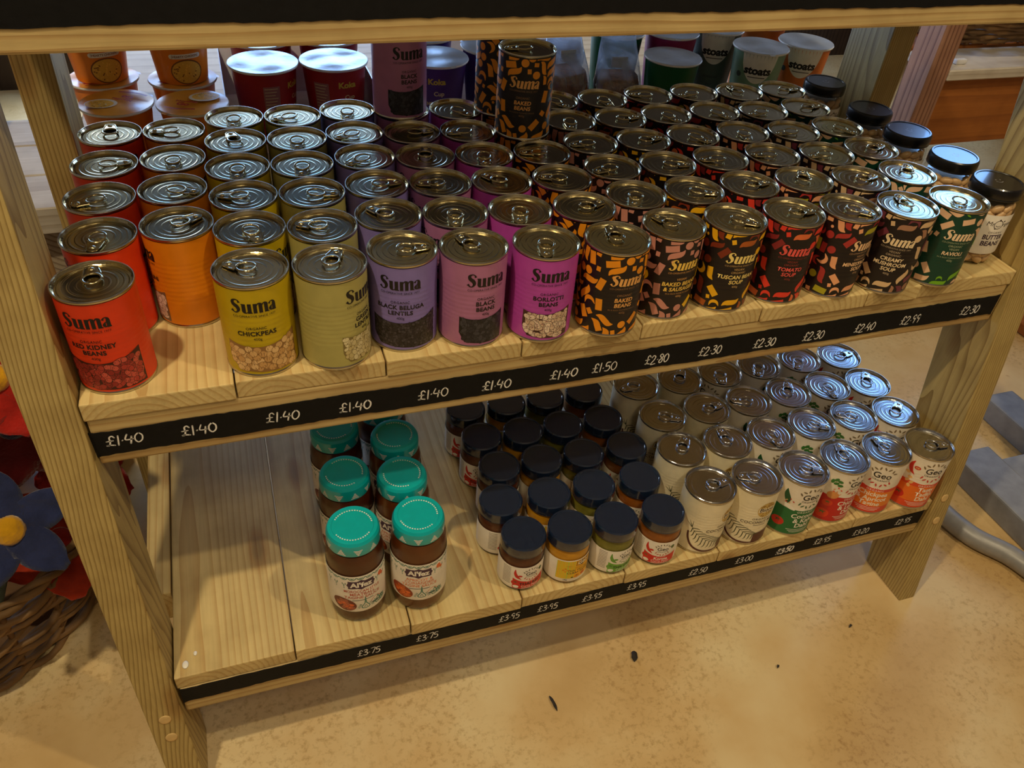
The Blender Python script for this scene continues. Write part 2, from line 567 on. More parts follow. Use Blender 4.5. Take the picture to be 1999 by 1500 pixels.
bm = bmesh.new(); box(bm, -2.5, 3.3, -2.7, 2.5, -.05, 0)
structure(obj('floor', bm, M_floor, smooth=False))
bm = bmesh.new(); box(bm, -2.5, 3.3, -2.7, 2.5, 2.7, 2.75)
structure(obj('ceiling', bm, M_ceil, smooth=False))
bm = bmesh.new(); box(bm, -2.55, -2.5, -2.7, 2.5, 0, 2.7)
structure(obj('wall_left', bm, M_wall, smooth=False))
bm = bmesh.new(); box(bm, -2.5, 3.3, -2.75, -2.7, 0, 2.7)
structure(obj('wall_front', bm, M_wall, smooth=False))

def holed(axis, c0, c1, a0, a1, w0, w1, h0, h1, H=2.7):
    """wall slab with one window hole: along `axis`, from a0 to a1, hole w0..w1 by h0..h1"""
    bm = bmesh.new()
    for p, q, r, s in ((a0, w0, 0, H), (w1, a1, 0, H), (w0, w1, 0, h0), (w0, w1, h1, H)):
        if axis == 'X': box(bm, p, q, c0, c1, r, s)
        else: box(bm, c0, c1, p, q, r, s)
    return bm
structure(obj('wall_back', holed('X', 2.5, 2.6, -2.5, 3.3, -.6, .9, .15, 1.55), M_dark, smooth=False))
structure(obj('wall_right', holed('Y', 3.3, 3.4, -2.7, 2.5, 1.3, 2.4, .9, 2.15), M_wall, smooth=False))

def window(name, axis, c, w0, w1, h0, h1, n):
    def bx(bm, p, q, r, s, d0, d1):
        if axis == 'X': box(bm, p, q, c + d0, c + d1, r, s)
        else: box(bm, c + d0, c + d1, p, q, r, s)
    f = bmesh.new(); t = .05
    bx(f, w0, w1, h0, h0 + t, 0, .06); bx(f, w0, w1, h1 - t, h1, 0, .06)
    bx(f, w0, w0 + t, h0 + t, h1 - t, 0, .06); bx(f, w1 - t, w1, h0 + t, h1 - t, 0, .06)
    for i in range(1, n):
        x = w0 + (w1 - w0) * i / n
        bx(f, x - .025, x + .025, h0 + t, h1 - t, 0, .06)
    o = structure(obj(name, f, M_winframe, smooth=False))
    for i in range(n):
        g = bmesh.new()
        a = w0 + (w1 - w0) * i / n; b = w0 + (w1 - w0) * (i + 1) / n
        bx(g, a + (t if i == 0 else .025), b - (t if i == n - 1 else .025), h0 + t, h1 - t, .027, .033)
        obj('window_pane', g, M_glass, o, smooth=False)
    return o
window('window_1', 'X', 2.52, -.6, .9, .15, 1.55, 2)
window('window_2', 'Y', 3.32, 1.3, 2.4, .9, 2.15, 1)

# ------------------------------------------------------------------ the display rack
W_plank = wood('pine_plank', 'Y', srgb(224, 200, 140), srgb(204, 170, 110), ring=42)
W_rail = wood('pine_rail', 'X', srgb(208, 182, 126), srgb(182, 148, 94), ring=34)
W_post = wood('treated_post', 'Z', srgb(190, 166, 106), srgb(146, 120, 68), ring=74, groove=.1)
W_old = wood('weathered_board', 'Y', srgb(196, 180, 158), srgb(138, 118, 98), ring=34)
M_chalk = smat('blackboard_paint', 11, 11, 13, spec=.25, rough=.7, vary=.3, scale=90, bump=.15, bump_scale=300)
M_pen = smat('white_pen', 236, 234, 230, rough=.6)
M_plug = smat('pale_wood_plug', 214, 180, 120, rough=.6, vary=.15)

rack = thing('display_rack', 'three tier pine shelf rack with leaning posts and black price strips', 'shelf', (0, 0, 0))

front_y = lambda z: -.046 + .19 * z          # front face of the leaning front posts (z above upper shelf)
def post(xin, xout, y0, y1, z0, z1, lean, left):
    bm = bmesh.new()
    def ring(z):
        a, b = xin(z), xout(z)
        if a > b: a, b = b, a
        s = front_y(z) if lean else 0
        return [(a, y0 + s, z + Z0), (b, y0 + s, z + Z0), (b, y1 + s, z + Z0), (a, y1 + s, z + Z0)]
    hexa(bm, ring(z0) + ring(z1), .002)
    # origin at the post's middle so the grain sits in its own frame
    c = Vector(((xin(0) + xout(0)) / 2, (y0 + y1) / 2, Z0))
    for v in bm.verts: v.co -= c
    return obj('post', bm, W_post, rack, c, smooth=False)
lin = lambda z: -.0295 - .036 * z
lout = lambda z: -.0768 - .05 * z
rin = lambda z: 1.1535 + .033 * z
rout = lambda z: 1.196 + .050 * z
posts = [post(lin, lout, 0, .092, -.6, .388, True, True), post(rin, rout, 0, .092, -.6, .388, True, False),
         post(lambda z: -.034, lambda z: -.078, .36, .46, -.6, .388, False, True),
         post(lambda z: 1.1545, lambda z: 1.201, .335, .43, -.6, .388, False, False)]
# countersunk screw holes on the front faces
for z, fx in ((-.445, .50), (-.478, .50), (-.385, .5), (-.43, .5)):
    for side in (0, 1):
        if side == (0 if z in (-.385, -.43) else 1): continue
        p = posts[side]
        xi, xo = (lin, lout) if side == 0 else (rin, rout)
        bm = bmesh.new()
        lathe(bm, [(0, -.001), (.006, -.001), (.0075, .0006), (.006, .0012), (0, .0008)], 16)
        o = obj('screw_plug', bm, M_plug, p)
        o.rotation_euler = (PI / 2 - .19, 0, 0)
        o.location = Vector(((xi(z) + xo(z)) / 2, front_y(z) - .0002, z + Z0)) - p.location

rnd = random.Random(11)
def planks(edges, y0, y1, ztop, th):
    for a, b in zip(edges, edges[1:]):
        bm = bmesh.new()
        w = b - a - .0016
        dy = rnd.uniform(-.002, .002)
        box(bm, -w / 2, w / 2, 0, y1 - y0 - dy, -th, 0, .0016, 2)
        obj('plank', bm, W_plank, rack, ((a + b) / 2, y0 + dy, ztop + rnd.uniform(-.0003, 0)), smooth=False)
UP = [-.0285, .1177, .2736, .4288, .5786, .7444, .9025, .9879, 1.1525]
planks(UP, -.0455, .47, Z0, .0215)
LO = [-.0140, .1311, .2802, .4358, .5922, .7449, .9004, .9896, 1.1395]
planks(LO, -.1165, .47, ZL, .0225)
TP = [-.09, .07, .225, .38, .535, .69, .845, 1.0, 1.22]
planks(TP, .026, .49, Z0 + .412, .0235)

def rail(x0, x1, y0, y1, z0, z1):
    bm = bmesh.new()
    c = Vector(((x0 + x1) / 2, (y0 + y1) / 2, (z0 + z1) / 2))
    box(bm, x0 - c.x, x1 - c.x, y0 - c.y, y1 - c.y, z0 - c.z, z1 - c.z, .0025, 2)
    return obj('rail', bm, W_rail, rack, c, smooth=False)
UR0, UR1 = -.0260, 1.149
rail(UR0, UR1, -.0440, .0, Z0 - .0825, Z0 - .0218)
rail(-.011, 1.1365, -.1160, -.072, ZL - .0745, ZL - .0228)
rail(-.12, 1.24, .0225, .066, Z0 + .308, Z0 + .3883)
rail(-.033, 1.153, .40, .44, Z0 - .0825, Z0 - .0218)
rail(-.033, 1.153, .40, .44, ZL - .0745, ZL - .0228)
for z, y0 in ((Z0 - .0218, .045), (ZL - .004, .02)):
    for x0, x1 in ((-.047, -.016), (1.154, 1.18)):
        if z < .5 or x0 < 0:
            bm = bmesh.new()
            box(bm, -(x1 - x0) / 2, (x1 - x0) / 2, 0, .355 - y0 if x0 < 0 else .33 - y0, -.055, 0, .002, 2)
            obj('side_batten', bm, W_plank, rack, ((x0 + x1) / 2, y0, z), smooth=False)

def strip(x0, x1, y, zb, zt, seed, n=170):
    r = random.Random(seed)
    bm = bmesh.new()
    rows = []
    for i in range(n + 1):
        x = x0 + (x1 - x0) * i / n
        j = .0011 * (math.sin(i * .31 + seed) * .5 + r.uniform(-.6, .6))
        k = .0011 * (math.sin(i * .23 + 2 * seed) * .5 + r.uniform(-.6, .6))
        if i in (0, n): j += .002; k -= .002
        rows.append([bm.verts.new(p) for p in ((x, y, zb + k), (x, y, zt + j), (x, y + .0012, zt + j), (x, y + .0012, zb + k))])
    for a, b in zip(rows, rows[1:]):
        for q in range(4):
            bm.faces.new((a[q], b[q], b[(q + 1) % 4], a[(q + 1) % 4]))
    bm.faces.new(rows[0]); bm.faces.new(list(reversed(rows[-1])))
    return obj('price_strip', bm, M_chalk, rack, smooth=False)
s_up = strip(UR0 - .004, UR1 - .004, -.0450, Z0 - .0705, Z0 - .0385, 3)
s_lo = strip(-.011, 1.133, -.1170, ZL - .0505, ZL - .0232, 5)
s_tp = strip(-.12, 1.24, .0215, Z0 + .3292, Z0 + .3875, 7)

GLY = {
 '0': ([[(.30, 1.0), (.08, .72), (.06, .30), (.26, .02), (.50, .25), (.52, .70), (.30, 1.0)]], .62),
 '1': ([[(.12, .98), (.10, .0)]], .26),
 '2': ([[(.04, .78), (.20, 1.0), (.44, .86), (.36, .52), (.04, .02), (.54, .04)]], .64),
 '3': ([[(.08, .92), (.34, .98), (.42, .76), (.18, .54), (.46, .42), (.46, .14), (.22, .0), (.04, .10)]], .58),
 '4': ([[(.16, .98), (.04, .46), (.50, .44)], [(.44, .72), (.36, .0)]], .60),
 '5': ([[(.46, 1.0), (.14, .98), (.10, .58), (.36, .60), (.48, .32), (.30, .04), (.04, .06)]], .58),
 '7': ([[(.04, .96), (.50, .98), (.22, .0)]], .56),
 '8': ([[(.42, .86), (.22, 1.0), (.08, .80), (.40, .42), (.36, .08), (.14, .02), (.08, .28), (.42, .66), (.42, .86)]], .56),
 '9': ([[(.44, .78), (.28, 1.0), (.08, .80), (.18, .52), (.42, .62), (.46, .90), (.36, .0)]], .58),
 '·': ([[(.10, .38), (.13, .42)]], .26),
 '£': ([[(.56, .82), (.42, 1.0), (.26, .86), (.28, .40), (.20, .08), (.04, .06), (.24, .10), (.56, .02)], [(.06, .50), (.46, .52)]], .68),
}
PU = [('1·40', 0.0024, -0.0522), ('1·40', 0.0743, -0.0542), ('1·40', 0.1593, -0.0546), ('1·40', 0.2374, -0.0563), ('1·40', 0.3257, -0.0555), ('1·40', 0.4015, -0.0574), ('1·40', 0.4854, -0.0571), ('1·50', 0.5386, -0.056), ('2·80', 0.6093, -0.0569), ('2·30', 0.684, -0.0563), ('2·30', 0.7641, -0.0578), ('2·30', 0.8397, -0.0588), ('2·40', 0.9215, -0.0586), ('2·99', 0.9968, -0.0577), ('2·30', 1.0998, -0.0571)]
PL = [('3·75', 0.2229, -0.4281), ('3·75', 0.3023, -0.4267), ('3·95', 0.4192, -0.4242), ('3·95', 0.4765, -0.4246), ('3·95', 0.5448, -0.4284), ('3·95', 0.6158, -0.4288), ('2·50', 0.7177, -0.4316), ('3·00', 0.7974, -0.4341), ('3·50', 0.8703, -0.4346), ('2·95', 0.9391, -0.433), ('3·20', 1.0134, -0.435), ('2·95', 1.0961, -0.4363)]
def price(txt, x, z, y, w, h, pen, parent, seed):
    r = random.Random(seed)
    sh = Sheet(lambda u, v, l: (x + u, y - l, z + v))
    sl = r.uniform(.05, .22)
    adv = sum(GLY[c][1] for c in '£' + txt)
    kx = w / adv
    cx = -w / 2
    for c in '£' + txt:
        st, a = GLY[c]
        dy = r.uniform(-.05, .05)
        for s in st:
            pts = [((cx + px * kx + sl * py * h * .5), (py - .5 + dy) * h) for px, py in s]
            sh.lift = .0001
            sh.ribbon(pts, pen * r.uniform(.85, 1.15), 0, round_ends=True, n=5)
        cx += a * kx
    return obj('price_writing', sh.done(), M_pen, parent, smooth=False)
for i, (t, x, z) in enumerate(PU):
    price(t, x, z + Z0, -.0452, 36 if i < 7 else 33, 13 if i < 7 else 13.5, 1.6 if i < 7 else 1.5, s_up, i)
for i, (t, x, z) in enumerate(PL):
    price(t, x, ZL - .0369 + (.0006 if i % 2 else -.0004), -.1172, 31, 12.5, 2.4 if i == 8 else 1.3, s_lo, 50 + i)
# ------------------------------------------------------------------ tins
def lid_mat(name, r, g, b):
    m = smat(name, r, g, b, rough=.17, metal=1.0, vary=.06, scale=25)
    nt = m.node_tree; bs = nt.nodes['Principled BSDF']
    bs.inputs['Anisotropic'].default_value = .0
    tg = nt.nodes.new('ShaderNodeTangent'); tg.direction_type = 'RADIAL'; tg.axis = 'Z'
    nt.links.new(tg.outputs[0], bs.inputs['Tangent'])
    return m
M_tin = smat('tinplate', 200, 192, 172, rough=.25, metal=1.0)
M_lid_gold = lid_mat('lacquered_tin_lid', 196, 184, 146)
M_lid_silver = lid_mat('plain_tin_lid', 205, 205, 206)
M_black = smat('black_ink', 22, 17, 18, rough=.45)
M_white = smat('white_ink', 240, 236, 228, rough=.5)
M_cream = smat('cream_ink', 238, 214, 170, rough=.5)

H_TIN = .110
def can_body_mesh():
    bm = bmesh.new()
    lathe(bm, [(0, .0022), (.0335, .0022), (.0352, .0006), (.0362, 0), (.0368, .0010), (.0368, .0030), (.0361, .0038), (.0361, .1062),
               (.0366, .1068), (.0372, .1074), (.0372, .1094), (.0368, .1100), (.0361, .1100), (.0358, .1095), (.0357, .1060)], 56)
    return bm
def lid_mesh():
    bm = bmesh.new()
    p = [(0, .1063), (.0060, .1063), (.0067, .10637), (.0074, .10637), (.0081, .1063)]
    for r, q in ((.0150, .00009), (.0215, .00009), (.0278, .00013)):
        p += [(r - .0014, .1063), (r - .0005, .1063 + q), (r + .0005, .1063 + q), (r + .0014, .1063)]
    p += [(.0312, .1063), (.0322, .1056), (.0338, .1056), (.0347, .1063), (.03565, .1085)]
    lathe(bm, p, 56)
    return bm
def ring_pull_mesh():
    bm = bmesh.new()
    z = .1063
    loop = [(.0045 + .0098 * math.cos(a), .0084 * math.sin(a), z + .0030 - .0006 * math.cos(a)) for a in np.linspace(0, 2 * PI, 28, endpoint=False)]
    tube(bm, loop, .0013, 8, True, .75)
    # plate from loop to nose
    rows = []
    for i in range(9):
        t = i / 8
        x = .0125 + .0165 * t
        w = .0083 - .0030 * t if t < .8 else (.0059 - .0035 * ((t - .8) / .2) ** 2)
        rows.append((x, w, z + .0020 - .0005 * t))
    top = [[bm.verts.new((x, w * s, h + .0006 - .0004 * abs(s))) for s in (-1, -.8, 0, .8, 1)] for x, w, h in rows]
    bot = [[bm.verts.new((x, w * s, h - .0006)) for s in (-1, -.8, 0, .8, 1)] for x, w, h in rows]
    for a, b in zip(top, top[1:]):
        for k in range(4): bm.faces.new((a[k], b[k], b[k + 1], a[k + 1]))
    for a, b in zip(bot, bot[1:]):
        for k in range(4): bm.faces.new((a[k + 1], b[k + 1], b[k], a[k]))
    for i in range(8):
        bm.faces.new((top[i][0], bot[i][0], bot[i + 1][0], top[i + 1][0]))
        bm.faces.new((top[i + 1][4], bot[i + 1][4], bot[i][4], top[i][4]))
    bm.faces.new((top[8][0], bot[8][0], bot[8][1], top[8][1])); bm.faces.new((top[8][1], bot[8][1], bot[8][2], top[8][2]))
    bm.faces.new((top[8][2], bot[8][2], bot[8][3], top[8][3])); bm.faces.new((top[8][3], bot[8][3], bot[8][4], top[8][4]))
    edge = [(x, w, h + .0002) for x, w, h in rows] + [(rows[-1][0] + .0006, 0, rows[-1][2] + .0002)] + [(x, -w, h + .0002) for x, w, h in reversed(rows)]
    tube(bm, edge, .0009, 6, False)
    lathe(bm, [(0, z + .0034), (.0018, z + .0033), (.0030, z + .0024), (.0032, z - .0002)][::-1], 16, center=(.0232, 0))
    return bm
def paper_mesh(r=.0364, z0=.0040, z1=.1060, ribs=True):
    bm = bmesh.new()
    pr = []
    n = 60 if ribs else 2
    for i in range(n + 1):
        z = z0 + (z1 - z0) * i / n
        a = 0
        if ribs and .030 < z < .082: a = .00013 * math.sin((z - .030) / .0055 * 2 * PI)
        pr.append((r + a, z))
    lathe(bm, pr, 56)
    return bm

ME_body = ME_lid_g = None
def tin_proto(name, label, paper_mat, print_mats, draw, lid_m, cat='tin'):
    t = thing(name, label, cat)
    obj('can_body', can_body_mesh(), M_tin, t, sharp=50)
    lid = obj('lid', lid_mesh(), lid_m, t, sharp=3)
    obj('ring_pull', ring_pull_mesh(), lid_m, lid, sharp=60)
    pl = obj('paper_label', paper_mesh(), paper_mat, t)
    sh = Sheet(on_cylinder(.03662))
    draw(sh)
    obj('printing', sh.done(.0023, (.0043, .1057)), print_mats, pl, smooth=True)
    return t

def spread_out(items, right=9, it=300):
    """nudge round things apart until no two touch: items are [x, y, r]"""
    for _ in range(it):
        moved = False
        for i in range(len(items)):
            for j in range(i + 1, len(items)):
                a, b = items[i], items[j]
                dx, dy = b[0] - a[0], b[1] - a[1]
                d = math.hypot(dx, dy); need = a[2] + b[2] + .0003
                if d < need:
                    k = (need - d) / d / 2 + 1e-5
                    a[0] -= dx * k; a[1] -= dy * k; b[0] += dx * k; b[1] += dy * k
                    moved = True
        for a in items:
            if a[0] - a[2] < -.0287 and a[1] < .07: a[0] = -.0287 + a[2]
            if a[0] + a[2] > right: a[0] = right - a[2]
        if not moved: break

# ---- beans printed as a photograph along the foot of a label
def photo_patch(sh, kind, mi_bg, mis, u0, u1, seed, arch=.005, left_cut=5, zt=39, zb=6):
    r = random.Random(seed)
    us = list(np.linspace(u0, u1, 34))
    um = (u0 + u1) / 2; hw = (u1 - u0) / 2
    def top(u): return zt + arch * (u - um) ** 2 + (u - um) * .06
    def bot(u):
        q = (u - u0) / (u1 - u0)
        return zb + 3.2 * (1 - q) ** 2 + (left_cut * 2.2 * max(0, .12 - q) / .12)
    sh.lift = .00002
    sh.band(us, [bot(u) for u in us], [top(u) for u in us], mi_bg)
    def inside(u, v, m=0.0): return u0 + m < u < u1 - m and bot(u) + m < v < top(u) - m
    if kind in ('kidney', 'borlotti', 'white'):
        L, W, n = (12, 6.0, 900)
    elif kind == 'chickpea': L, W, n = (0, 7.8, 900)
    elif kind == 'green': L, W, n = (2.2, 5.4, 1200)
    elif kind == 'black': L, W, n = (3.4, 4.6, 1200)
    else: L, W, n = (0, 3.3, 2200)
    seen = []
    for i in range(n):
        u, v, a = r.uniform(u0, u1), r.uniform(zb, zt + 8), r.uniform(0, PI)
        if any((u - p) ** 2 + (v - q) ** 2 < (W * (.62 if L < 4 else .72)) ** 2 for p, q in seen): continue
        c, s = math.cos(a), math.sin(a)
        h = L / 2
        ends = [(u + c * h, v + s * h), (u - c * h, v - s * h), (u, v)]
        if not all(inside(p, q, W * .36) for p, q in ends): continue
        seen.append((u, v))
        sh.lift = .00003 + i * 1.2e-7
        k = r.choice(mis)
        if L >= 4:
            bend = r.choice((-1, 1)) * 1.6
            pts = [(u - c * h * .62, v - s * h * .62), (u - s * bend * .5, v + c * bend * .5), (u + c * h * .62, v + s * h * .62)]
            sh.ribbon(pts, W * 1.12, mi_bg, True, 3)
            sh.lift += 2e-7
            sh.ribbon(pts, W * .96, k, True, 3)
            if kind == 'borlotti':
                sh.lift += 1e-7
                for q in range(3):
                    t = r.uniform(-.5, .5); o = r.uniform(-1.2, 1.2)
                    sh.disc(u + c * h * t - s * o, v + s * h * t + c * o, .9, mis[-1] + 1, 6, .45, a)
        else:
            sh.disc(u, v, (W + L) / 2 * 1.09, mi_bg, 12, W / 2 * 1.12, a)
            sh.lift += 2e-7
            sh.disc(u, v, (W + L) / 2 * .97, k, 12, W / 2 * .95, a)

def bean_label(lines, kind, seed, u0=-33, u1=42):
    """slots: 0 black ink, 1 photo ground, 2.. bean shades"""
    def draw(sh):
        sh.lift = .00004
        sh.suma(0, 80, 0, 1.36)
        sh.text('CO-OPERATIVE SINCE 1977', 0, 75, 3.6, 0, .0, width=42)
        y = 63.5 if len(lines) > 1 else 60
        sh.text('ORGANIC', 0, y, 4.2, 0, .01, spacing=1.1)
        for ln in lines:
            y -= 7.2
            sh.text(ln, 0, y, 7.2, 0, .032, width=52, spacing=1.05)
        sh.text('400g', 0, y - 5.6, 4.4, 0, .0)
        photo_patch(sh, kind, 1, [2, 3, 4], u0, u1, seed)
    return draw

# ---- scattered pasta shapes round an oval
def confetti(seed, oval=(19.5, 34.0), z=(2, 109)):
    """layout of shapes: each (kind, stroke, width, colour number)"""
    r = random.Random(seed)
    C = 2 * PI * 36.62
    placed = np.zeros((0, 3))
    out = []
    def strokes(kind, u, v, a):
        c, s = math.cos(a), math.sin(a)
        T = lambda pts: [(u + x * c - y * s, v + x * s + y * c) for x, y in pts]
        if kind == 'bar': return T([(-5.2, 0), (-1.7, 0), (1.7, 0), (5.2, 0)]), [5.4] * 4
        if kind == 'short': return T([(-3, 0), (0, 0), (3, 0)]), [5] * 3
        if kind == 'wave': return T([(-7, -3.4), (-4.4, -.6), (0, 0), (4.4, .6), (7, 3.4)]), [.5, 4.4, 5.0, 4.4, .5]
        if kind == 'bend': return T([(-5.5, -1.6), (-1.5, -.8), (2.6, .2), (5.4, 3.6)]), [5, 5, 4.6, .4]
        if kind == 'moon': return T([(-4.6, -2.6), (-3.0, 1.3), (0, 2.7), (3.0, 1.3), (4.6, -2.6)]), [.4, 2.6, 3.6, 2.6, .4]
        if kind == 'dot': return T([(0, 0)]), [6.8]
        return T([(0, 0)]), [4.6]
    base = strokes
    def strokes(kind, u, v, a, g=1.5):
        S, W = base(kind, 0, 0, a)
        return [(u + g * p[0], v + g * p[1]) for p in S], [g * w for w in W]
    order = []
    for j in range(70):                      # first a garland that follows the oval
        t = r.uniform(0, 2 * PI)
        q = r.uniform(4.2, 7.5)
        order.append((r.choice(['wave', 'bend', 'moon', 'bar', 'wave', 'dot']), 1.45, (oval[0] + q) * math.cos(t), 54 + (oval[1] + q) * math.sin(t), t + PI / 2 + r.uniform(-.35, .35)))
    for kinds, n, g in ((['wave', 'bar', 'bend', 'moon', 'bar', 'wave', 'dot'], 1800, 1.5), (['wave', 'bar', 'bend', 'moon', 'short', 'wave'], 2200, 1.25), (['bend', 'moon', 'short', 'moon', 'wave'], 2000, 1.0), (['small', 'short', 'moon'], 260, .85)):
        for j in range(n):
            order.append((r.choice(kinds), g, r.uniform(-C / 2, C / 2), r.uniform(*z), r.choice([r.uniform(0, 2 * PI), PI / 2 + r.uniform(-.3, .3), r.uniform(-.3, .3)])))
    for kind, g, u, v, a in order:
        S, W = strokes(kind, u, v, a, g)
        den = smoothline([(p[0], p[1], w) for p, w in zip(S, W)], 3) if len(S) > 1 else [np.array((S[0][0], S[0][1], W[0]))]
        D = np.array(den); D[:, 2] = D[:, 2] / 2
        if (np.hypot(D[:, 0] / (oval[0] + D[:, 2]), (D[:, 1] - 54) / (oval[1] + D[:, 2])) < 1).any(): continue
        if len(placed):
            du = np.abs(D[:, None, 0] - placed[None, :, 0]); du = np.minimum(du, C - du)
            d = np.hypot(du, D[:, None, 1] - placed[None, :, 1])
            if (d < D[:, None, 2] + placed[None, :, 2] + .55).any(): continue
        placed = np.vstack([placed, D])
        out.append((kind, S, W, r.random()))
    return out
LAYOUT = {1: confetti(21, (24, 31)), 2: confetti(34, (26, 35)), 3: confetti(47, (29, 36))}

def pasta_label(layout, shades, lines, top_lines, sub=None):
    """slots: 0 black, 1 logo ink, 2 small ink, 3.. shape shades with weights"""
    acc = np.cumsum(shades) / sum(shades)
    def draw(sh):
        for i, (kind, S, W, q) in enumerate(LAYOUT[layout]):
            k = 3 + int(np.searchsorted(acc, q))
            sh.lift = .00003
            if kind in ('dot', 'small'): sh.disc(S[0][0], S[0][1], W[0] / 2, k, 14)
            else: sh.ribbon(S, W, k, n=4)
        sh.lift = .00004
        sh.suma(0, 69, 1, 1.2, .16)
        sh.text('CO-OPERATIVE SINCE 1977', 0, 64.6, 3.1, 2, .0, width=37)
        y = 55.6 + 4.2 * (len(top_lines) - 1)
        for ln in top_lines:
            sh.text(ln, 0, y, 4.0, 2, .008, shear=.1); y -= 4.4
        y -= 3.0
        for ln in lines:
            sh.text(ln, 0, y, 7.0, 1, .028, width=50, shear=.1, spacing=1.04); y -= 6.9
        y += 2.4
        if sub:
            sh.text(sub, 0, y, 2.7, 2, .0, width=38); y -= 3.6
        sh.text('400g', 0, y - .6, 4.0, 2, .0)
    return draw

def inks(*rgb):
    return [smat('ink_%s' % '_'.join(str(c) for c in q), *q, rough=.45) for q in rgb]
BLK = M_black
KIND = {
 'R': ('red tin of red kidney beans', smat('red_paper', 226, 58, 18, rough=.42), [BLK] + inks((62, 16, 14), (178, 54, 44), (204, 84, 68), (150, 40, 34)), bean_label(['RED KIDNEY', 'BEANS'], 'kidney', 1)),
 'O': ('orange tin of white beans', smat('orange_paper', 222, 130, 14, rough=.42), [BLK] + inks((120, 96, 70), (224, 206, 184), (206, 184, 160), (236, 222, 204)), bean_label(['CANNELLINI', 'BEANS'], 'white', 2, -26, 26)),
 'Y': ('mustard yellow tin of chickpeas', smat('mustard_paper', 196, 168, 10, rough=.42), [BLK] + inks((150, 108, 60), (222, 178, 116), (208, 160, 98), (232, 192, 132)), bean_label(['CHICKPEAS'], 'chickpea', 3)),
 'G': ('pale olive tin of green lentils', smat('olive_paper', 178, 168, 96, rough=.42), [BLK] + inks((130, 112, 62), (214, 198, 146), (200, 182, 126), (226, 212, 164)), bean_label(['GREEN', 'LENTILS'], 'green', 4, -28, 27)),
 'P': ('lavender tin of black beluga lentils', smat('lavender_paper', 132, 116, 184, rough=.42), [BLK] + inks((20, 16, 18), (52, 46, 50), (40, 34, 38), (70, 64, 70)), bean_label(['BLACK BELUGA', 'LENTILS'], 'beluga', 5)),
 'B': ('dusty mauve tin of black beans', smat('mauve_paper', 176, 112, 152, rough=.42), [BLK] + inks((16, 14, 18), (44, 42, 50), (34, 32, 40), (60, 58, 66)), bean_label(['BLACK', 'BEANS'], 'black', 6, -29, 24)),
 'Bo': ('bright magenta tin of borlotti beans', smat('magenta_paper', 186, 72, 172, rough=.42), [BLK] + inks((74, 44, 36), (232, 206, 178), (220, 190, 160), (240, 218, 194), (130, 52, 60)), bean_label(['BORLOTTI', 'BEANS'], 'borlotti', 7, -28, 29)),
 'BB': ('black tin with all orange shapes, baked beans', smat('black_paper', 26, 18, 20, rough=.4), [BLK] + inks((240, 176, 96), (150, 110, 70), (243, 152, 20)), pasta_label(1, [1], ['BAKED', 'BEANS'], ['ORGANIC'], 'IN A RICH TOMATO SAUCE')),
 'S': ('black tin with dusty pink shapes, beans and sausages', smat('black_paper', 26, 18, 20), [BLK] + inks((248, 206, 92), (214, 160, 90), (206, 140, 122), (246, 194, 10)), pasta_label(1, [.82, .18], ['BAKED BEANS', '& SAUSAGES'], ['VEGAN'], 'IN A RICH TOMATO SAUCE')),
 'T': ('black tin with yellow and brown shapes, bean soup', smat('black_paper', 26, 18, 20), [BLK] + inks((252, 222, 130), (196, 160, 100), (246, 184, 20), (130, 48, 22), (176, 90, 30)), pasta_label(2, [.55, .25, .2], ['TUSCAN BEAN', 'SOUP'], ['VEGAN', 'ORGANIC'])),
 'To': ('black tin with red shapes, tomato soup', smat('black_paper', 26, 18, 20), [BLK] + inks((238, 92, 82), (150, 62, 52), (232, 60, 40), (140, 40, 40), (226, 112, 60)), pasta_label(2, [.6, .2, .2], ['TOMATO', 'SOUP'], ['VEGAN', 'ORGANIC'])),
 'M': ('black tin with peach and olive shapes, minestrone soup', smat('black_paper', 26, 18, 20), [BLK] + inks((250, 204, 152), (190, 150, 110), (244, 172, 122), (176, 52, 46), (176, 166, 30)), pasta_label(2, [.55, .25, .2], ['MINESTRONE', 'SOUP'], ['VEGAN', 'ORGANIC'])),
 'Mu': ('black tin with beige and plum shapes, mushroom soup', smat('black_paper', 26, 18, 20), [BLK] + inks((244, 218, 172), (190, 168, 136), (226, 190, 142), (118, 52, 66), (170, 124, 94)), pasta_label(2, [.55, .25, .2], ['CREAMY', 'MUSHROOM', 'SOUP'], ['VEGAN', 'ORGANIC'])),
 'Ra': ('dark green tin with lime and cream shapes, ravioli', smat('dark_green_paper', 6, 62, 46, rough=.4), [BLK] + inks((246, 214, 172), (170, 178, 140), (240, 196, 156), (118, 178, 30)), pasta_label(3, [.72, .28], ['RAVIOLI'], ['ORGANIC', 'VEGAN'], 'IN A RICH TOMATO SAUCE')),
}
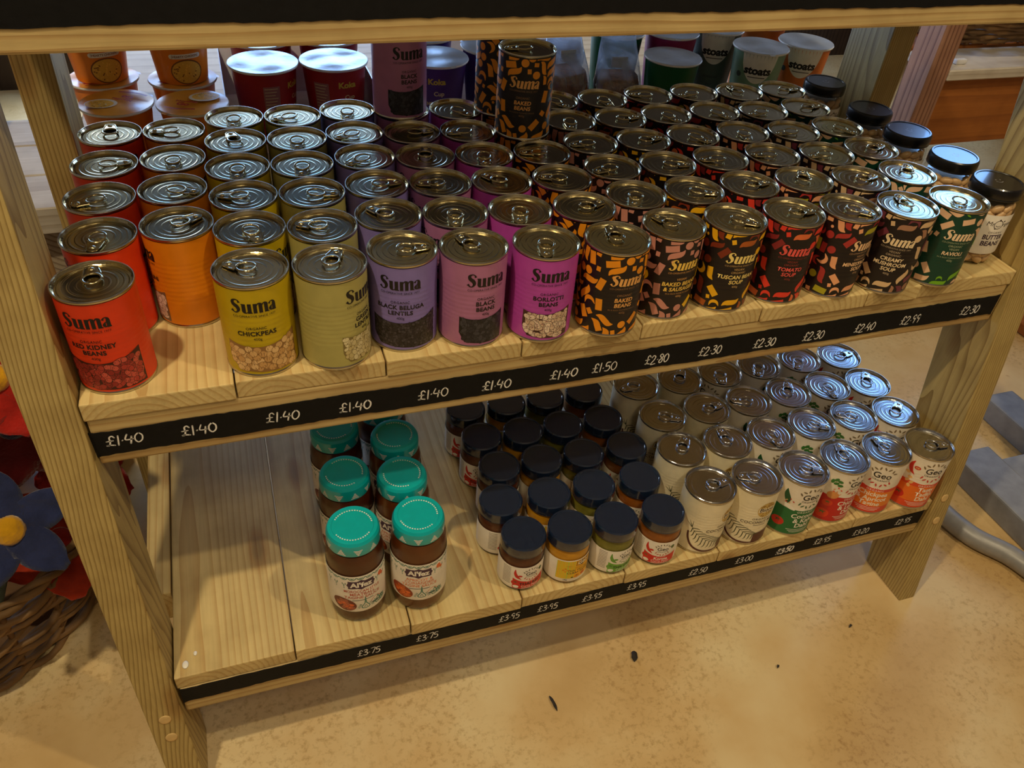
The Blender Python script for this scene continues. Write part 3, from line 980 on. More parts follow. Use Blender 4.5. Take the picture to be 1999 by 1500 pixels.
TINS={'R':[(1,0.0045,0.0,-16,95),(2,0.0094,0.0875,-37,260),(3,0.0067,0.1701,6,200),(4,0.0077,0.255,-18,10),(5,0.0111,0.3439,15,92)],'O':[(2,0.0843,0.0974,-82,35),(3,0.0813,0.1784,15,340),(4,0.0827,0.2591,57,270),(5,0.0846,0.3421,-4,172)],'Y':[(1,0.1503,-0.0057,-5,145),(2,0.156,0.0741,69,285),(3,0.1553,0.1499,-4,165),(4,0.1541,0.2246,47,265),(5,0.1572,0.2977,-3,101),(6,0.1603,0.3704,-38,261)],'G':[(1,0.2265,-0.0121,48,65),(2,0.2306,0.0644,3,155),(3,0.2301,0.1426,34,350),(4,0.2285,0.2184,24,260),(5,0.2311,0.2931,64,264),(6,0.2347,0.3676,-66,193)],'P':[(1,0.3032,0.0018,-17,0),(2,0.3038,0.0772,13,130),(3,0.3059,0.1517,59,5),(4,0.3053,0.2254,-16,213),(5,0.3056,0.3003,-15,202),(6,0.3105,0.3756,65,261)],'B':[(1,0.378,-0.0074,8,110),(2,0.3781,0.0682,-56,255),(3,0.3799,0.1423,-51,170),(4,0.3796,0.2161,-40,75),(5,0.3789,0.2912,65,8),(6,0.379,0.362,20,80)],'Bo':[(1,0.4571,-0.0161,-8,250),(2,0.4525,0.0588,20,250),(3,0.4543,0.1334,-11,130),(4,0.4546,0.2085,47,255),(5,0.4541,0.2839,10,183),(6,0.4578,0.3595,12,305)],'BB':[(1,0.538,-0.024,1,85),(2,0.5293,0.0521,60,20),(3,0.5303,0.1275,50,160),(4,0.5311,0.2027,69,170),(5,.529,.278,20,40),(6,.533,.354,-30,60)],'S':[(1,0.6162,-0.0071,4,120),(2,0.6038,0.0693,24,240),(3,0.6059,0.1453,-47,195),(4,0.6068,0.2208,6,182),(5,0.6068,0.297,30,254),(6,0.6101,0.3725,68,294)],'T':[(1,0.696,-0.0086,-5,320),(2,0.6815,0.0664,-61,335),(3,0.6832,0.142,50,-12),(4,0.6843,0.2177,42,12),(5,0.6836,0.293,-67,8),(6,0.6876,0.3682,52,273)],'To':[(1,0.7764,-0.0086,-15,0),(2,0.7614,0.0686,37,5),(3,0.7627,0.1445,-17,175),(4,0.7618,0.2205,53,300),(5,0.7587,0.2975,70,285),(6,0.7658,0.3731,-55,166)],'M':[(1,0.8544,-0.0126,13,315),(2,0.8414,0.0673,-42,60),(3,0.8424,0.1441,-13,170),(4,0.8414,0.2198,15,256),(5,0.8386,0.2964,67,294),(6,0.8444,0.3722,64,196)],'Mu':[(1,0.9341,-0.0207,-37,75),(2,0.9217,0.0569,-6,10),(3,0.923,0.1335,3,185),(4,0.9199,0.2102,20,185),(5,0.9167,0.2871,-56,200),(6,0.9211,0.3648,-10,96)],'Ra':[(1,1.0154,-0.0203,-19,230),(2,0.9994,0.0602,61,50),(3,1.0,0.1376,-9,20),(4,0.998,0.2137,-34,301),(5,0.9935,0.2895,-68,15),(6,0.9994,0.3639,-26,3)]}
JARS = [(1.1085, 0.0115, -11), (1.1075, 0.093, 30), (1.1003, 0.1812, -50), (1.0955, 0.2644, 60), (1.0944, 0.3814, 10)]

items = [[x, y, .0372] for k in TINS for (_, x, y, _, _) in TINS[k]] + [[x, y, .0345] for x, y, _ in JARS]
spread_out(items)
jar_xy = items[-len(JARS):]

def set_children(t):
    """remember a finished thing's tree so copies need no scene update"""
    for o in [t] + list(t.children_recursive):
        KIDS[o.name] = list(o.children)

def turn_pull(t, ang, rz):
    for c in KIDS.get(t.name, []) or t.children:
        if c.name.startswith('lid'):
            for g in c.children: g.rotation_euler = (0, 0, ang - rz)

it = iter(items)
def place_tin(proto, first, loc, face, pull, label, group):
    o = proto if first else copy_tree(proto)
    o.location = loc
    o.rotation_euler = (0, 0, math.radians(face))
    o['label'] = label; o['group'] = group; o['category'] = 'tin'
    for c in o.children:
        if c.name.startswith('lid'):
            for g in c.children:
                g.rotation_euler = (0, 0, math.radians(pull - face))
    return o
PROTO = {}
for k in TINS:
    what, paper, pm, draw = KIND[k]
    pr = tin_proto('food_tin', what, paper, pm, draw, M_lid_gold)
    set_children(pr)
    PROTO[k] = pr
    n = len(TINS[k])
    for i, (row, x, y, face, pull) in enumerate(TINS[k]):
        q = next(it)
        where = 'at the very back' if i == n - 1 else ORD[i]
        place_tin(pr, i == 0, (q[0], q[1], Z0), face, pull, '%s, %s of its file' % (what, where if i < n - 1 else 'rearmost'), 'tins in files on the upper shelf')
# tins standing on other tins at the back
place_tin(PROTO['BB'], False, (.5255, .2705, Z0 + H_TIN), -23, 170, 'orange patterned baked beans tin standing on top of other tins, in front', 'tins stacked as a second layer')
place_tin(PROTO['BB'], False, (.520, .350, Z0 + H_TIN), 75, 170, 'orange patterned baked beans tin half hidden behind another raised one', 'tins stacked as a second layer')
place_tin(PROTO['B'], False, (.379, .362, Z0 + H_TIN), 9, 100, 'dusty mauve black beans tin raised on top of another tin', 'tins stacked as a second layer')

# ------------------------------------------------------------------ tins on the lower shelf
C_wh = smat('ivory_paper', 240, 230, 212, rough=.42)
C_cr = smat('cream_paper', 238, 226, 192, rough=.42)
def geo_logo(sh, u, v, k, ink, leaf_top, leaf_bot):
    sh.lift = .00005
    sh.text('Geo', u, v - 1.2 * k, 10.5 * k, ink, .012)
    sh.text('ORGANICS', u, v - 5.6 * k, 3.2 * k, ink, .005, spacing=1.15, arch=.012)
    for i in range(7):
        a = math.radians(28 + 124 * i / 6)
        sh.disc(u + 13 * k * math.cos(a), v + 1 * k + 11 * k * math.sin(a), 2.3 * k, leaf_top, 8, .9 * k, a + (.5 if i % 2 else -.5))
    for i in range(6):
        a = math.radians(-35 - 110 * i / 5)
        sh.disc(u + 12 * k * math.cos(a), v - 1 * k + 10.5 * k * math.sin(a), 2.2 * k, leaf_bot, 8, .9 * k, a + (.5 if i % 2 else -.5))
def tomato(sh, u, v, r, body, leaf):
    sh.lift += 3e-6
    sh.disc(u, v, r, body, 16, r * .86)
    sh.lift += 3e-6
    for i in range(5):
        a = 2 * PI * i / 5 + .3
        sh.ribbon([(u, v + r * .25), (u + r * .55 * math.cos(a), v + r * .25 + r * .4 * math.sin(a))], [r * .22, r * .05], leaf, n=1)
def herb(sh, u, v, r, mi):
    sh.lift += 3e-6
    for dx, dy, a in ((0, 0, .4), (-1.1, .5, 1.4), (.9, .9, -.3), (-.2, 1.3, .9), (1.2, -.5, 0)):
        sh.disc(u + dx * r, v + dy * r, r * .8, mi, 9, r * .5, a)
# slots: 0 black 1 band 2 white 3 leaf-top 4 leaf-bottom 5 green 6 red 7 tan 8 gradient middle
def geo_tin(lines, band2=False, pics='', lx=0):
    def draw(sh):
        us = list(np.linspace(-115, 115, 90))
        sh.lift = .00002
        sh.band(us, [4.5] * 90, [58 + .5 * math.sin(u * .05) for u in us], 1)
        if band2:
            sh.lift = .000025
            sh.band(us, [18] * 90, [50 + .5 * math.sin(u * .05) for u in us], 8)
        # dip of white into the band under the logo
        sh.lift = .00003
        uu = list(np.linspace(-24, 24, 21))
        sh.band(uu, [58.4 - 2.5 * (1 - (u / 24) ** 2) for u in uu], [59] * 21, 2)
        geo_logo(sh, 0, 81, 1.5, 0, 3, 4)
        sh.lift = .00006
        sh.text('ORGANIC', 0, 50.5, 5.0, 2, .01, spacing=1.25, arch=.003)
        y = 40
        for ln in lines:
            sh.text(ln, lx, y, 12.2, 2, .02, width=48); y -= 10.2
        for q in range(3):
            sh.ribbon([(-20 + 3 * q, 15 - 2.9 * q), (20 - 3 * q, 15 - 2.9 * q)], .8, 2, n=1)
        sh.lift = .00004
        if 'T' in pics: tomato(sh, -36, 26, 10, 6, 5)
        if 't' in pics: tomato(sh, -38, 19, 11, 6, 5); tomato(sh, -36, 42, 8, 6, 5)
        if 'h' in pics: herb(sh, -35, 84, 5.4, 5)
        if 'l' in pics:
            sh.ribbon([(-32, 66), (-33, 74), (-37, 84), (-38, 93)], [1.5, 9, 7.5, .6], 5)
        if 'o' in pics: sh.disc(-33, 60, 9, 7, 16, 7.4); sh.ribbon([(-25.5, 61), (-22, 65)], [2.2, .6], 7, n=1)
        if 'p' in pics:
            for i, (a, b) in enumerate(((-30, 64), (-25, 55), (-27, 48), (-36, 72), (-32, 57))):
                sh.disc(a, b, 3.8, 7, 9, 2.6, i)
        if 'c' in pics: sh.ribbon([(-33, 96), (-36, 87), (-33, 77), (-26, 71)], [1, 6, 5.5, .5], 6); sh.disc(-26, 85, 5, 6, 12, 3.4); sh.disc(-26, 85, 2.8, 7, 10, 1.6)
        if 'k' in pics: sh.ribbon([(-42, 60), (-33, 63), (-26, 60), (-18, 56)], [3, 8, 7, 2], 2)
        for i in range(5):
            a, b = -34 + 5 * (i % 3), 68 + 4 * (i // 2)
            if 'p' not in pics: sh.disc(a, b, 1.9, 7 if i % 2 else 6, 8, 1.0, i * 1.3)
    return draw
def coconut_tin(sh):
    sh.lift = .00003
    # brown shell slab and dark rim line of a cut coconut
    uu = list(np.linspace(14, 48, 18))
    sh.band(uu, [4.6] * 18, [26 + .12 * (u - 14) for u in uu], 1)
    sh.ribbon([(-37, 42), (-35, 29), (-27, 15), (-13, 7.6), (4, 6.0), (16, 6.2)], [2.6, 3.2, 3.6, 3.6, 3.0, 1.8], 1)
    sh.lift = .00004
    # palm frond
    mid = smoothline([(-33, 52), (-24, 42), (-11, 33), (3, 26), (14, 22)], 5)
    sh.ribbon([tuple(p) for p in mid], .45, 5, n=1)
    for i, p in enumerate(mid[1:-1:2]):
        q = 1 - abs(i / (len(mid) / 2 - 1) - .45) * .9
        for s in (1, -1):
            a = math.radians(-40) + s * math.radians(62 if s < 0 else 48)
            sh.ribbon([(p[0], p[1]), (p[0] + 13 * q * math.cos(a + .12), p[1] + 13 * q * math.sin(a + .12)), (p[0] + 18 * q * math.cos(a - .05), p[1] + 18 * q * math.sin(a - .05))], [1.2, 1.3, .3], 5, n=2)
    for s in (-1, 0, 1):
        a = math.radians(115 + 25 * s)
        sh.ribbon([(-33, 52), (-33 + 13 * math.cos(a), 52 + 13 * math.sin(a))], [1.3, .3], 5, n=1)
    sh.disc(22, 76, 14.5, 7, 28, 15)
    sh.lift = .00005
    r = random.Random(8)
    for i in range(46):
        a, q = r.uniform(0, 2 * PI), r.uniform(5, 13)
        if abs(q * math.sin(a)) > 4.8: sh.disc(22 + q * math.cos(a), 76 + q * math.sin(a), 1.9, 8, 7, 1.0, a)
    sh.ribbon([(9, 76), (35, 76)], 9.2, 2, n=1)
    sh.lift = .00006
    sh.text('Biona', 22, 73, 10.6, 0, .02)
    sh.text('ORGANIC', 18, 55.5, 5.6, 0, .0, spacing=1.2)
    sh.text('COCONUT MILK', 18, 47.6, 7.4, 0, .012, spacing=1.1)
    sh.ribbon([(8, 44), (28, 44)], .7, 0, n=1)
LOWKIND = [
 ('cream coconut tin with a palm frond', C_cr, inks((52, 34, 28), (84, 34, 30), (240, 228, 196), (0, 0, 0), (0, 0, 0), (64, 70, 40), (0, 0, 0), (206, 174, 96), (150, 112, 44)), coconut_tin),
 ('cream palm-frond coconut tin', C_cr, None, None),
 ('white tin with a dark green band, coconut and kale', C_wh, inks((30, 26, 26), (22, 108, 54), (244, 238, 226), (122, 108, 84), (66, 104, 60), (30, 84, 46), (206, 40, 26), (222, 178, 112), (22, 108, 54)), geo_tin(['Coconut', '& Kale', 'Dahl'], pics='Tlk', lx=2)),
 ('white tin with a red band and onion picture', C_wh, inks((30, 26, 26), (198, 30, 26), (244, 238, 226), (122, 108, 84), (196, 60, 50), (58, 120, 50), (224, 60, 26), (224, 150, 82), (198, 30, 26)), geo_tin(['Chickpea', '& Lentil', 'Dahl'], pics='toh', lx=2)),
 ('white tin with an orange and red tagine band', C_wh, inks((30, 26, 26), (222, 66, 44), (246, 238, 222), (132, 112, 80), (202, 62, 54), (70, 120, 56), (214, 52, 30), (232, 160, 84), (240, 132, 34)), geo_tin(['Chickpea', '& Apricot', 'Tagine'], True, 'ph')),
 ('white tin with an orange-red band and red chillies', C_wh, inks((30, 26, 26), (226, 76, 34), (246, 238, 222), (132, 112, 80), (202, 62, 54), (70, 110, 60), (210, 40, 26), (236, 190, 120), (238, 116, 30)), geo_tin(['Tasty', 'Tadka', 'Dahl'], True, 'Tpc', 3)),
]
LOW={0:[(1,0.7239,-0.078,0,5),(2,0.7177,-0.0011,16,50),(3,0.7233,0.0741,-53,330),(4,0.7139,0.1522,15,190)],1:[(1,0.7989,-0.0809,-28,160),(2,0.7946,-0.0035,-40,85),(3,0.8013,0.0731,22,5),(4,0.7914,0.1485,-18,55)],2:[(1,0.8765,-0.0838,-3,335),(2,0.8702,-0.0043,10,270),(3,0.8768,0.0724,29,160),(4,0.8672,0.1487,-57,250)],3:[(1,0.9532,-0.0779,12,75),(2,0.9463,-0.0011,20,330),(3,0.9532,0.0751,21,60),(4,0.9434,0.1507,56,240)],4:[(1,1.0318,-0.0802,-34,95),(2,1.0254,-0.002,-8,155),(3,1.0313,0.0734,-5,265),(4,1.0228,0.1496,11,235)],5:[(1,1.1074,-0.0881,-13,345),(2,1.1002,-0.0106,-22,40),(3,1.1072,0.0648,-16,60),(4,1.0999,0.1414,-22,5)]}
GEO = [[(0.4447, -0.0754), (0.4333, -0.0098), (0.4513, 0.0536), (0.4437, 0.1197), (0.4378, 0.1877)], [(0.5101, -0.0808), (0.5042, -0.0147), (0.5169, 0.0519), (0.5096, 0.1167), (0.5046, 0.1855)], [(0.578, -0.0829), (0.5729, -0.0157), (0.5829, 0.0487), (0.5749, 0.1151), (0.5705, 0.1846)], [(0.6496, -0.0863), (0.6451, -0.0188), (0.6532, 0.0468), (0.6428, 0.1136), (0.6385, 0.184)]]
ALF = [[(.2217, -.0605), (.2272, .030), (.2270, .121), (.231, .205)], [(.3030, -.0625), (.2978, .011), (.3042, .083), (.300, .160)]]
items = [[x, y, .0372] for c in LOW for (_, x, y, _, _) in LOW[c]] + [[x, y, .0316] for c in GEO for x, y in c] + [[x, y, .0373] for c in ALF for x, y in c]
spread_out(items, 1.1400)
it = iter(items)
pr = None
for c in range(6):
    what, paper, pm, draw = LOWKIND[c]
    if pm:
        pr = tin_proto('food_tin', what, paper, pm, draw, M_lid_silver)
        set_children(pr)
    for i, (row, x, y, face, pull) in enumerate(LOW[c]):
        q = next(it)
        lab = '%s, %s of file' % (what, ORD[i])
        if c == 0: lab = 'cream coconut tin next to dark lidded jars, %s of its file' % ORD[i]
        if c == 1: lab = 'cream coconut tin next to green banded tins, %s of its file' % ORD[i]
        place_tin(pr, bool(pm) and i == 0, (q[0], q[1], ZL), face, pull, lab, 'tins in files on the lower shelf')
# ------------------------------------------------------------------ jars
M_jar = glass('jar_glass', (.97, .98, .96), .4)
def jar_parts(t, outer, sauce_mat, lid_prof, lid_mat_, gap=.0011, fill=None, seg=48, contents='sauce'):
    bm = bmesh.new(); lathe(bm, outer, seg)
    obj('glass_jar', bm, M_jar, t, sharp=70)
    if sauce_mat:
        bm = bmesh.new()
        pr = [(0, .0022)] + [(max(0, r - gap), max(z, .0022) + (.0 if z > .004 else .0004)) for r, z in outer[1:] if z < (fill or 9)]
        pr += [(pr[-1][0], fill), (0, fill)] if fill else [(0, pr[-1][1])]
        lathe(bm, pr, seg)
        obj(contents, bm, sauce_mat, t, sharp=60)
    bm = bmesh.new(); lathe(bm, lid_prof, seg)
    return obj('lid', bm, lid_mat_, t, sharp=20)

M_lid_reflect = smat('dark_navy_lid', 22, 36, 60, rough=.2, vary=.15, scale=160, coat=1.0)  # navy-black lid with blue reflected light put into its base colour
def sauce(name, a, b, scale=70):
    m = smat(name, *a, rough=.35, coat=.15)
    rp = [n for n in m.node_tree.nodes if n.type == 'VALTORGB'][0]
    rp.color_ramp.elements[0].color = (*srgb(*a), 1); rp.color_ramp.elements[1].color = (*srgb(*b), 1)
    [n for n in m.node_tree.nodes if n.type == 'TEX_NOISE'][0].inputs['Scale'].default_value = scale
    return m
GJ = [(0, 0), (.0275, 0), (.0300, .0012), (.0312, .0050), (.0312, .0590), (.0302, .0640), (.0284, .0690), (.0278, .0720), (.0278, .0760)]
GL = [(.0300, .0700), (.0308, .0700), (.0312, .0708), (.0309, .0722), (.0309, .0735), (.0312, .0742), (.0312, .0820), (.0306, .0860), (.0292, .0880), (.0272, .0880), (.0266, .0870), (0, .0866)]
# slots: 0 black 1 band 2 white 3 leaf 4 leaf2 5 green 6 red 7 tan
def geo_jar(lines, dark_first, yellow=False):
    def draw(sh):
        us = list(np.linspace(-96, 96, 80))
        if not yellow:
            sh.lift = .00002
            ub = list(np.linspace(-21, 28, 30))
            sh.band(ub, [7.2] * 30, [22.5 + .02 * u * u * (.7 if u < 0 else .3) for u in ub], 1)
            geo_logo(sh, 5, 36, .92, 0, 3, 4)
            sh.lift = .00006
            sh.text('ORGANIC', 5, 20.6, 2.8, 2, .0, spacing=1.1)
            sh.text(lines[0], 5, 14.6, 7.4, 0 if dark_first else 2, .03, width=36)
            sh.text(lines[1], 5, 10.2, 5.6, 2, .0, width=32)
            sh.ribbon([(-8, 8.4), (18, 8.4)], .6, 2, n=1)
            sh.lift = .00004
            sh.ribbon([(-18, 47), (-18, 39), (-15, 32), (-9, 27)], [.8, 4, 4.6, .6], 6)
            sh.disc(-11, 34, 3.4, 6, 10, 1.9)
            tomato(sh, -17, 19, 6, 6, 5)
            sh.disc(-16, 11, 4.4, 2, 10, 3)
            sh.disc(20, 40, 3, 5, 10, 4)
            # small print beside the front
            for i in range(12): sh.ribbon([(-37, 48 - 3 * i), (-24.5, 48 - 3 * i)], .9, 3, n=1)
        else:
            sh.lift = .00002
            ub = list(np.linspace(-24, 30, 40))
            sh.band(ub, [13] * 40, [50] * 40, 1)
            sh.lift = .00003
            sh.band([-24, -16, -8, 2], [13, 13, 13, 13], [50, 50, 50, 50], 7)
            sh.band([4, 12, 24], [38, 38, 38.5], [49, 49.5, 50], 0)
            sh.lift = .00006
            sh.text('Geo', 14, 40.8, 9.6, 2, .02, shear=.2)
            sh.text('ORGANIC', 10, 33.8, 3.4, 5, .0)
            for y, ln in zip((28, 22.6), ('THAI YELLOW', 'CURRY PASTE')): sh.text(ln, 9, y, 5.6, 0 if y < 25 else 5, .02, width=34)
            sh.text('Vegan', -7, 39, 3.2, 6, .0, shear=.3)
            sh.text('180g', -10, 9.4, 3.2, 0, .01)
            tomato(sh, 7, 16.5, 4.6, 4, 5); sh.disc(17, 18, 4, 6, 10, 3.4); sh.disc(0, 15, 2, 5, 9, 1.4)
            for i in range(4): sh.disc(-11 + 3 * math.cos(i * 1.57), 31 + 3 * math.sin(i * 1.57), 1.6, 3, 8)
    return draw
GKIND = [
 ('red Thai paste', sauce('red_paste', (70, 26, 11), (92, 36, 14)), inks((26, 22, 22), (210, 30, 26), (244, 238, 226), (122, 112, 96), (196, 60, 50), (40, 84, 40), (204, 30, 22), (230, 200, 150)), geo_jar(['THAI RED', 'Curry Paste'], True)),
 ('yellow Thai paste', sauce('yellow_paste', (196, 132, 12), (214, 152, 30)), inks((28, 20, 44), (246, 182, 18), (246, 240, 224), (232, 140, 24), (232, 150, 20), (96, 84, 24), (206, 84, 40), (206, 204, 60)), geo_jar(None, False, True)),
 ('green Thai paste', sauce('green_paste', (106, 102, 30), (130, 124, 48)), inks((20, 44, 20), (110, 172, 54), (244, 240, 228), (122, 112, 96), (110, 140, 70), (58, 116, 44), (104, 160, 60), (226, 210, 160)), geo_jar(['THAI GREEN', 'Curry Paste'], True)),
 ('brown korma paste', sauce('korma_paste', (128, 66, 10), (158, 86, 18)), inks((26, 22, 22), (214, 30, 24), (246, 238, 224), (122, 112, 96), (190, 70, 50), (70, 100, 40), (208, 38, 24), (224, 170, 100)), geo_jar(['Korma', 'Curry Paste'], False)),
]
M_lab = smat('white_jar_paper', 240, 232, 218, rough=.45)
gface = [0, -2, 10, -20]
for c in range(4):
    what, sm, pm, draw = GKIND[c]
    pr = thing('paste_jar', what, 'jar')
    jar_parts(pr, GJ, sm, GL, M_lid_reflect, fill=.0712)
    bm = bmesh.new(); lathe(bm, [(.0314, .0065), (.0315, .0070), (.0315, .0515), (.0314, .0520)], 48)
    pl = obj('paper_label', bm, M_lab, pr)
    sh = Sheet(on_cylinder(.03155)); draw(sh)
    obj('printing', sh.done(.0023), pm, pl)
    set_children(pr)
    for i, (x, y) in enumerate(GEO[c]):
        q = next(it)
        o = pr if i == 0 else copy_tree(pr)
        o.location = (q[0], q[1], ZL)
        o.rotation_euler = (0, 0, math.radians(gface[c] if i == 0 else gface[c] + rnd.uniform(-25, 25)))
        tag(o, 'small dark lidded jar of %s, %s of its file' % (what, ORD[i]), 'jar', 'curry paste jars on the lower shelf')

# ---- tall sauce jars with turquoise lids
M_teal = smat('turquoise_lid', 0, 178, 184, rough=.28, vary=.05, coat=.3)
AJ = [(0, 0), (.0310, 0), (.0345, .0020), (.0362, .0080), (.0366, .0140), (.0366, .1160), (.0358, .1225), (.0335, .1290), (.0312, .1330), (.0308, .1380)]
AL = [(.0322, .1330), (.0330, .1330), (.0333, .1340), (.0333, .1450), (.0326, .1505), (.0305, .1545), (.0280, .1550), (.0262, .1550), (.0252, .1538), (0, .1534)]
def alf_lid(sh):
    for i in range(10):
        u = 2 * PI * 33.4 * i / 10
        up = 1 if i % 2 else -1
        for k in range(4):
            w = 1.8 + 2.8 * k
            y = 140 + up * (4.6 - 2.5 * k)
            sh.ribbon([(u - w / 2 - .3, y - up * 1.0), (u, y), (u + w / 2 + .3, y - up * 1.0)], 1.5, 0, n=1)
def alf_label(lines, mi_text, sub):
    # slots: 0 green 1 plum 2 white 3 title ink 4 meat 5 meat dark 6 orange 7 navy
    def draw(sh):
        r = random.Random(4)
        sh.lift = .00003
        for i in range(9):
            u = -44 + 11 * i
            for k, (ra, w) in enumerate(((4.6, 1.2), (2.3, 1.0))):
                pts = [(u + ra * math.cos(a), 93 + ra * math.sin(a) * .9 + 3.5) for a in np.linspace(PI, 2 * PI, 7)]
                sh.ribbon(pts, w, 0, n=1)
            sh.disc(u + 5.5, 96, .9, 0, 8); sh.disc(u, 95.6, .8, 0, 8)
            if abs(u) > 21:
                for j in range(3):
                    sh.ribbon([(u - 2 + 2 * j, 86 - 2 * (j == 1)), (u - 2 + 2 * j, 82 - 4 * (j == 1))], 1.0, 0, n=1)
                sh.disc(u, 76, .8, 0, 7)
        # badge
        sh.lift = .00004
        B = [(-16, 79), (-18, 75.5), (-16, 72), (-16, 68), (-5, 68.4), (0, 66), (5, 68.4), (16, 68), (16, 72), (18, 75.5), (16, 79), (16, 83), (5, 82.6), (0, 85), (-5, 82.6), (-16, 83)]
        for a, b in zip(B, B[1:] + B[:1]): sh.poly([(0, 82), (b[0] * 1.05, b[1] + 6.5), (a[0] * 1.05, a[1] + 6.5)][::-1], 1)
        sh.lift = .00005
        sh.text("Al'fez", 0, 77.8, 12.4, 2, .04, width=30)
        y = 66.5
        for ln in lines:
            sh.text(ln, 1, y, 7.0, 3, .016, width=48); y -= 6.2
        sh.ribbon([(-13, y + 2.4), (15, y + 2.4)], 1.0, 7, n=1)
        # dish of food low on the left
        sh.lift = .00004
        sh.disc(-24, 41, 16.5, 5, 26, 12.4, -.3)
        sh.lift = .000045
        for i in range(26):
            a, q = r.uniform(0, 2 * PI), 13 * math.sqrt(r.random())
            x, y2 = -24 + q * math.cos(a), 41 + .7 * q * math.sin(a) - .25 * q * math.cos(a)
            sh.lift += 4e-7
            sh.disc(x, y2, 3.2, 4 if i % 3 else 6, 10, 2.6)
        # ornaments at the foot
        sh.lift = .00004
        for u, s in ((4, 1), (22, .8), (28, .6)):
            sh.ribbon([(u, 48 * s + 8), (u - 1, 43), (u - 5 * s, 37), (u - 4 * s, 33), (u + 4 * s, 33), (u + 5 * s, 37), (u + 1, 43), (u, 48 * s + 8)], 1.3, 0, n=2)
            sh.ribbon([(u - 2, 35), (u, 39), (u + 2, 35)], 1.0, 0, n=1)
            for k in (-1, 1):
                for j in range(4): sh.ribbon([(u + k * (5 + j) * s, 40 - 2.2 * j), (u + k * (7.5 + j) * s, 42 - 2.2 * j)], .9, 0, n=1)
        sh.ribbon([(11, 41), (16, 47), (22, 47), (26, 42)], .8, 3, n=3)
        sh.ribbon([(13, 38), (23, 38)], 2.6, 7, n=1)
        sh.disc(28, 86, 3.6, 6, 10, 4.6); sh.disc(32, 82, 2.6, 6, 10)
    return draw
AKIND = [
 ('meatball sauce', sauce('meatball_sauce', (66, 26, 9), (90, 38, 14), 40), inks((66, 128, 108), (62, 30, 66), (246, 240, 228), (190, 84, 62), (168, 92, 68), (112, 44, 32), (226, 104, 52), (40, 44, 60)), alf_label(['MOROCCAN STYLE', 'MEATBALL', 'TAGINE SAUCE'], 3, 'RICH & AROMATIC'), 1),
 ('apricot sauce', sauce('apricot_sauce', (84, 38, 8), (106, 52, 14), 40), inks((66, 128, 108), (62, 30, 66), (246, 240, 228), (222, 128, 84), (196, 92, 34), (150, 56, 22), (232, 110, 44), (40, 44, 60)), alf_label(['APRICOT &', 'CORIANDER', 'TAGINE SAUCE'], 3, 'SWEET & WARM'), -13),
]
for c in range(2):
    what, sm, pm, draw, face = AKIND[c]
    pr = thing('sauce_jar', what, 'jar')
    lid = jar_parts(pr, AJ, sm, AL, M_teal, fill=.1300)
    sh = Sheet(on_cylinder(.0334)); alf_lid(sh); bmx = sh.done(.0023)
    # little words round the lid's top, too small to read
    for k in range(46):
        if 18 < k < 26 or k > 40: continue
        a0 = 2 * PI * k / 46
        p = [((.0229 + d) * math.cos(a0 + q), (.0229 + d) * math.sin(a0 + q), .15405) for d, q in ((0, 0), (.0016, 0), (.0016, .07), (0, .07))]
        bmx.faces.new([bmx.verts.new(x) for x in p])
    obj('lid_printing', bmx, [M_white], lid)
    bm = bmesh.new(); lathe(bm, [(.0368, .0265), (.0369, .0270), (.0369, .0985), (.0368, .0990)], 48)
    pl = obj('paper_label', bm, M_lab, pr)
    sh = Sheet(on_cylinder(.03698)); draw(sh)
    obj('printing', sh.done(.0023), pm, pl)
    set_children(pr)
    for i in range(4):
        q = next(it)
        if c == 0 and i == 3: continue
        o = pr if i == 0 else copy_tree(pr)
        o.location = (q[0], q[1], ZL)
        o.rotation_euler = (0, 0, math.radians(face if i == 0 else face + rnd.uniform(-30, 30)))
        tag(o, 'turquoise lidded jar of %s, %s of its file' % (what, ORD[i]), 'jar', 'tall sauce jars on the lower shelf')

# ---- jars of butter beans
M_blid = smat('black_jar_lid', 16, 15, 17, rough=.3, vary=.3, coat=.3)
M_bean = smat('butter_bean_skin', 206, 164, 116, rough=.35, vary=.12, scale=120, coat=.4)
M_brine = smat('bean_liquor', 132, 104, 70, rough=.3, coat=.5)
BJ = [(0, 0), (.0300, 0), (.0330, .0020), (.0342, .0070), (.0342, .0820), (.0336, .0880), (.0318, .0930), (.0305, .0955), (.0305, .1000)]
BLD = [(.0322, .0960), (.0332, .0960), (.0336, .0970), (.0333, .0985), (.0336, .1000), (.0336, .1070), (.0328, .1105), (.0312, .1120), (.0292, .1120), (.0286, .1112), (0, .1110)]
pr = thing('bean_jar', 'jar', 'jar')
lid = jar_parts(pr, BJ, M_brine, BLD, M_blid, gap=.0065, fill=.0860, contents='liquor')
sh = Sheet(lambda u, v, l: (u, v, .11105 + l))
for rr in (10.5, 15.0):
    sh.ribbon([(rr * math.cos(a), rr * math.sin(a)) for a in np.linspace(.25, 2 * PI - (.25 if rr < 12 else -.25), 40)], .8, 0, n=1)
sh.disc(-3, 2.5, 1.0, 0, 8); sh.disc(3, 2.5, 1.0, 0, 8)
sh.ribbon([(-5, -2), (-2, -4.5), (2, -4.5), (5, -2)], .8, 0, n=3)
sh.ribbon([(13, 8), (18, 11)], 3, 0, n=1); sh.ribbon([(-13, 8), (-18, 11)], 3, 0, n=1)
obj('lid_printing', sh.done(), [smat('grey_ink', 150, 150, 156, rough=.4)], lid)
bm = bmesh.new()
rb = random.Random(5)
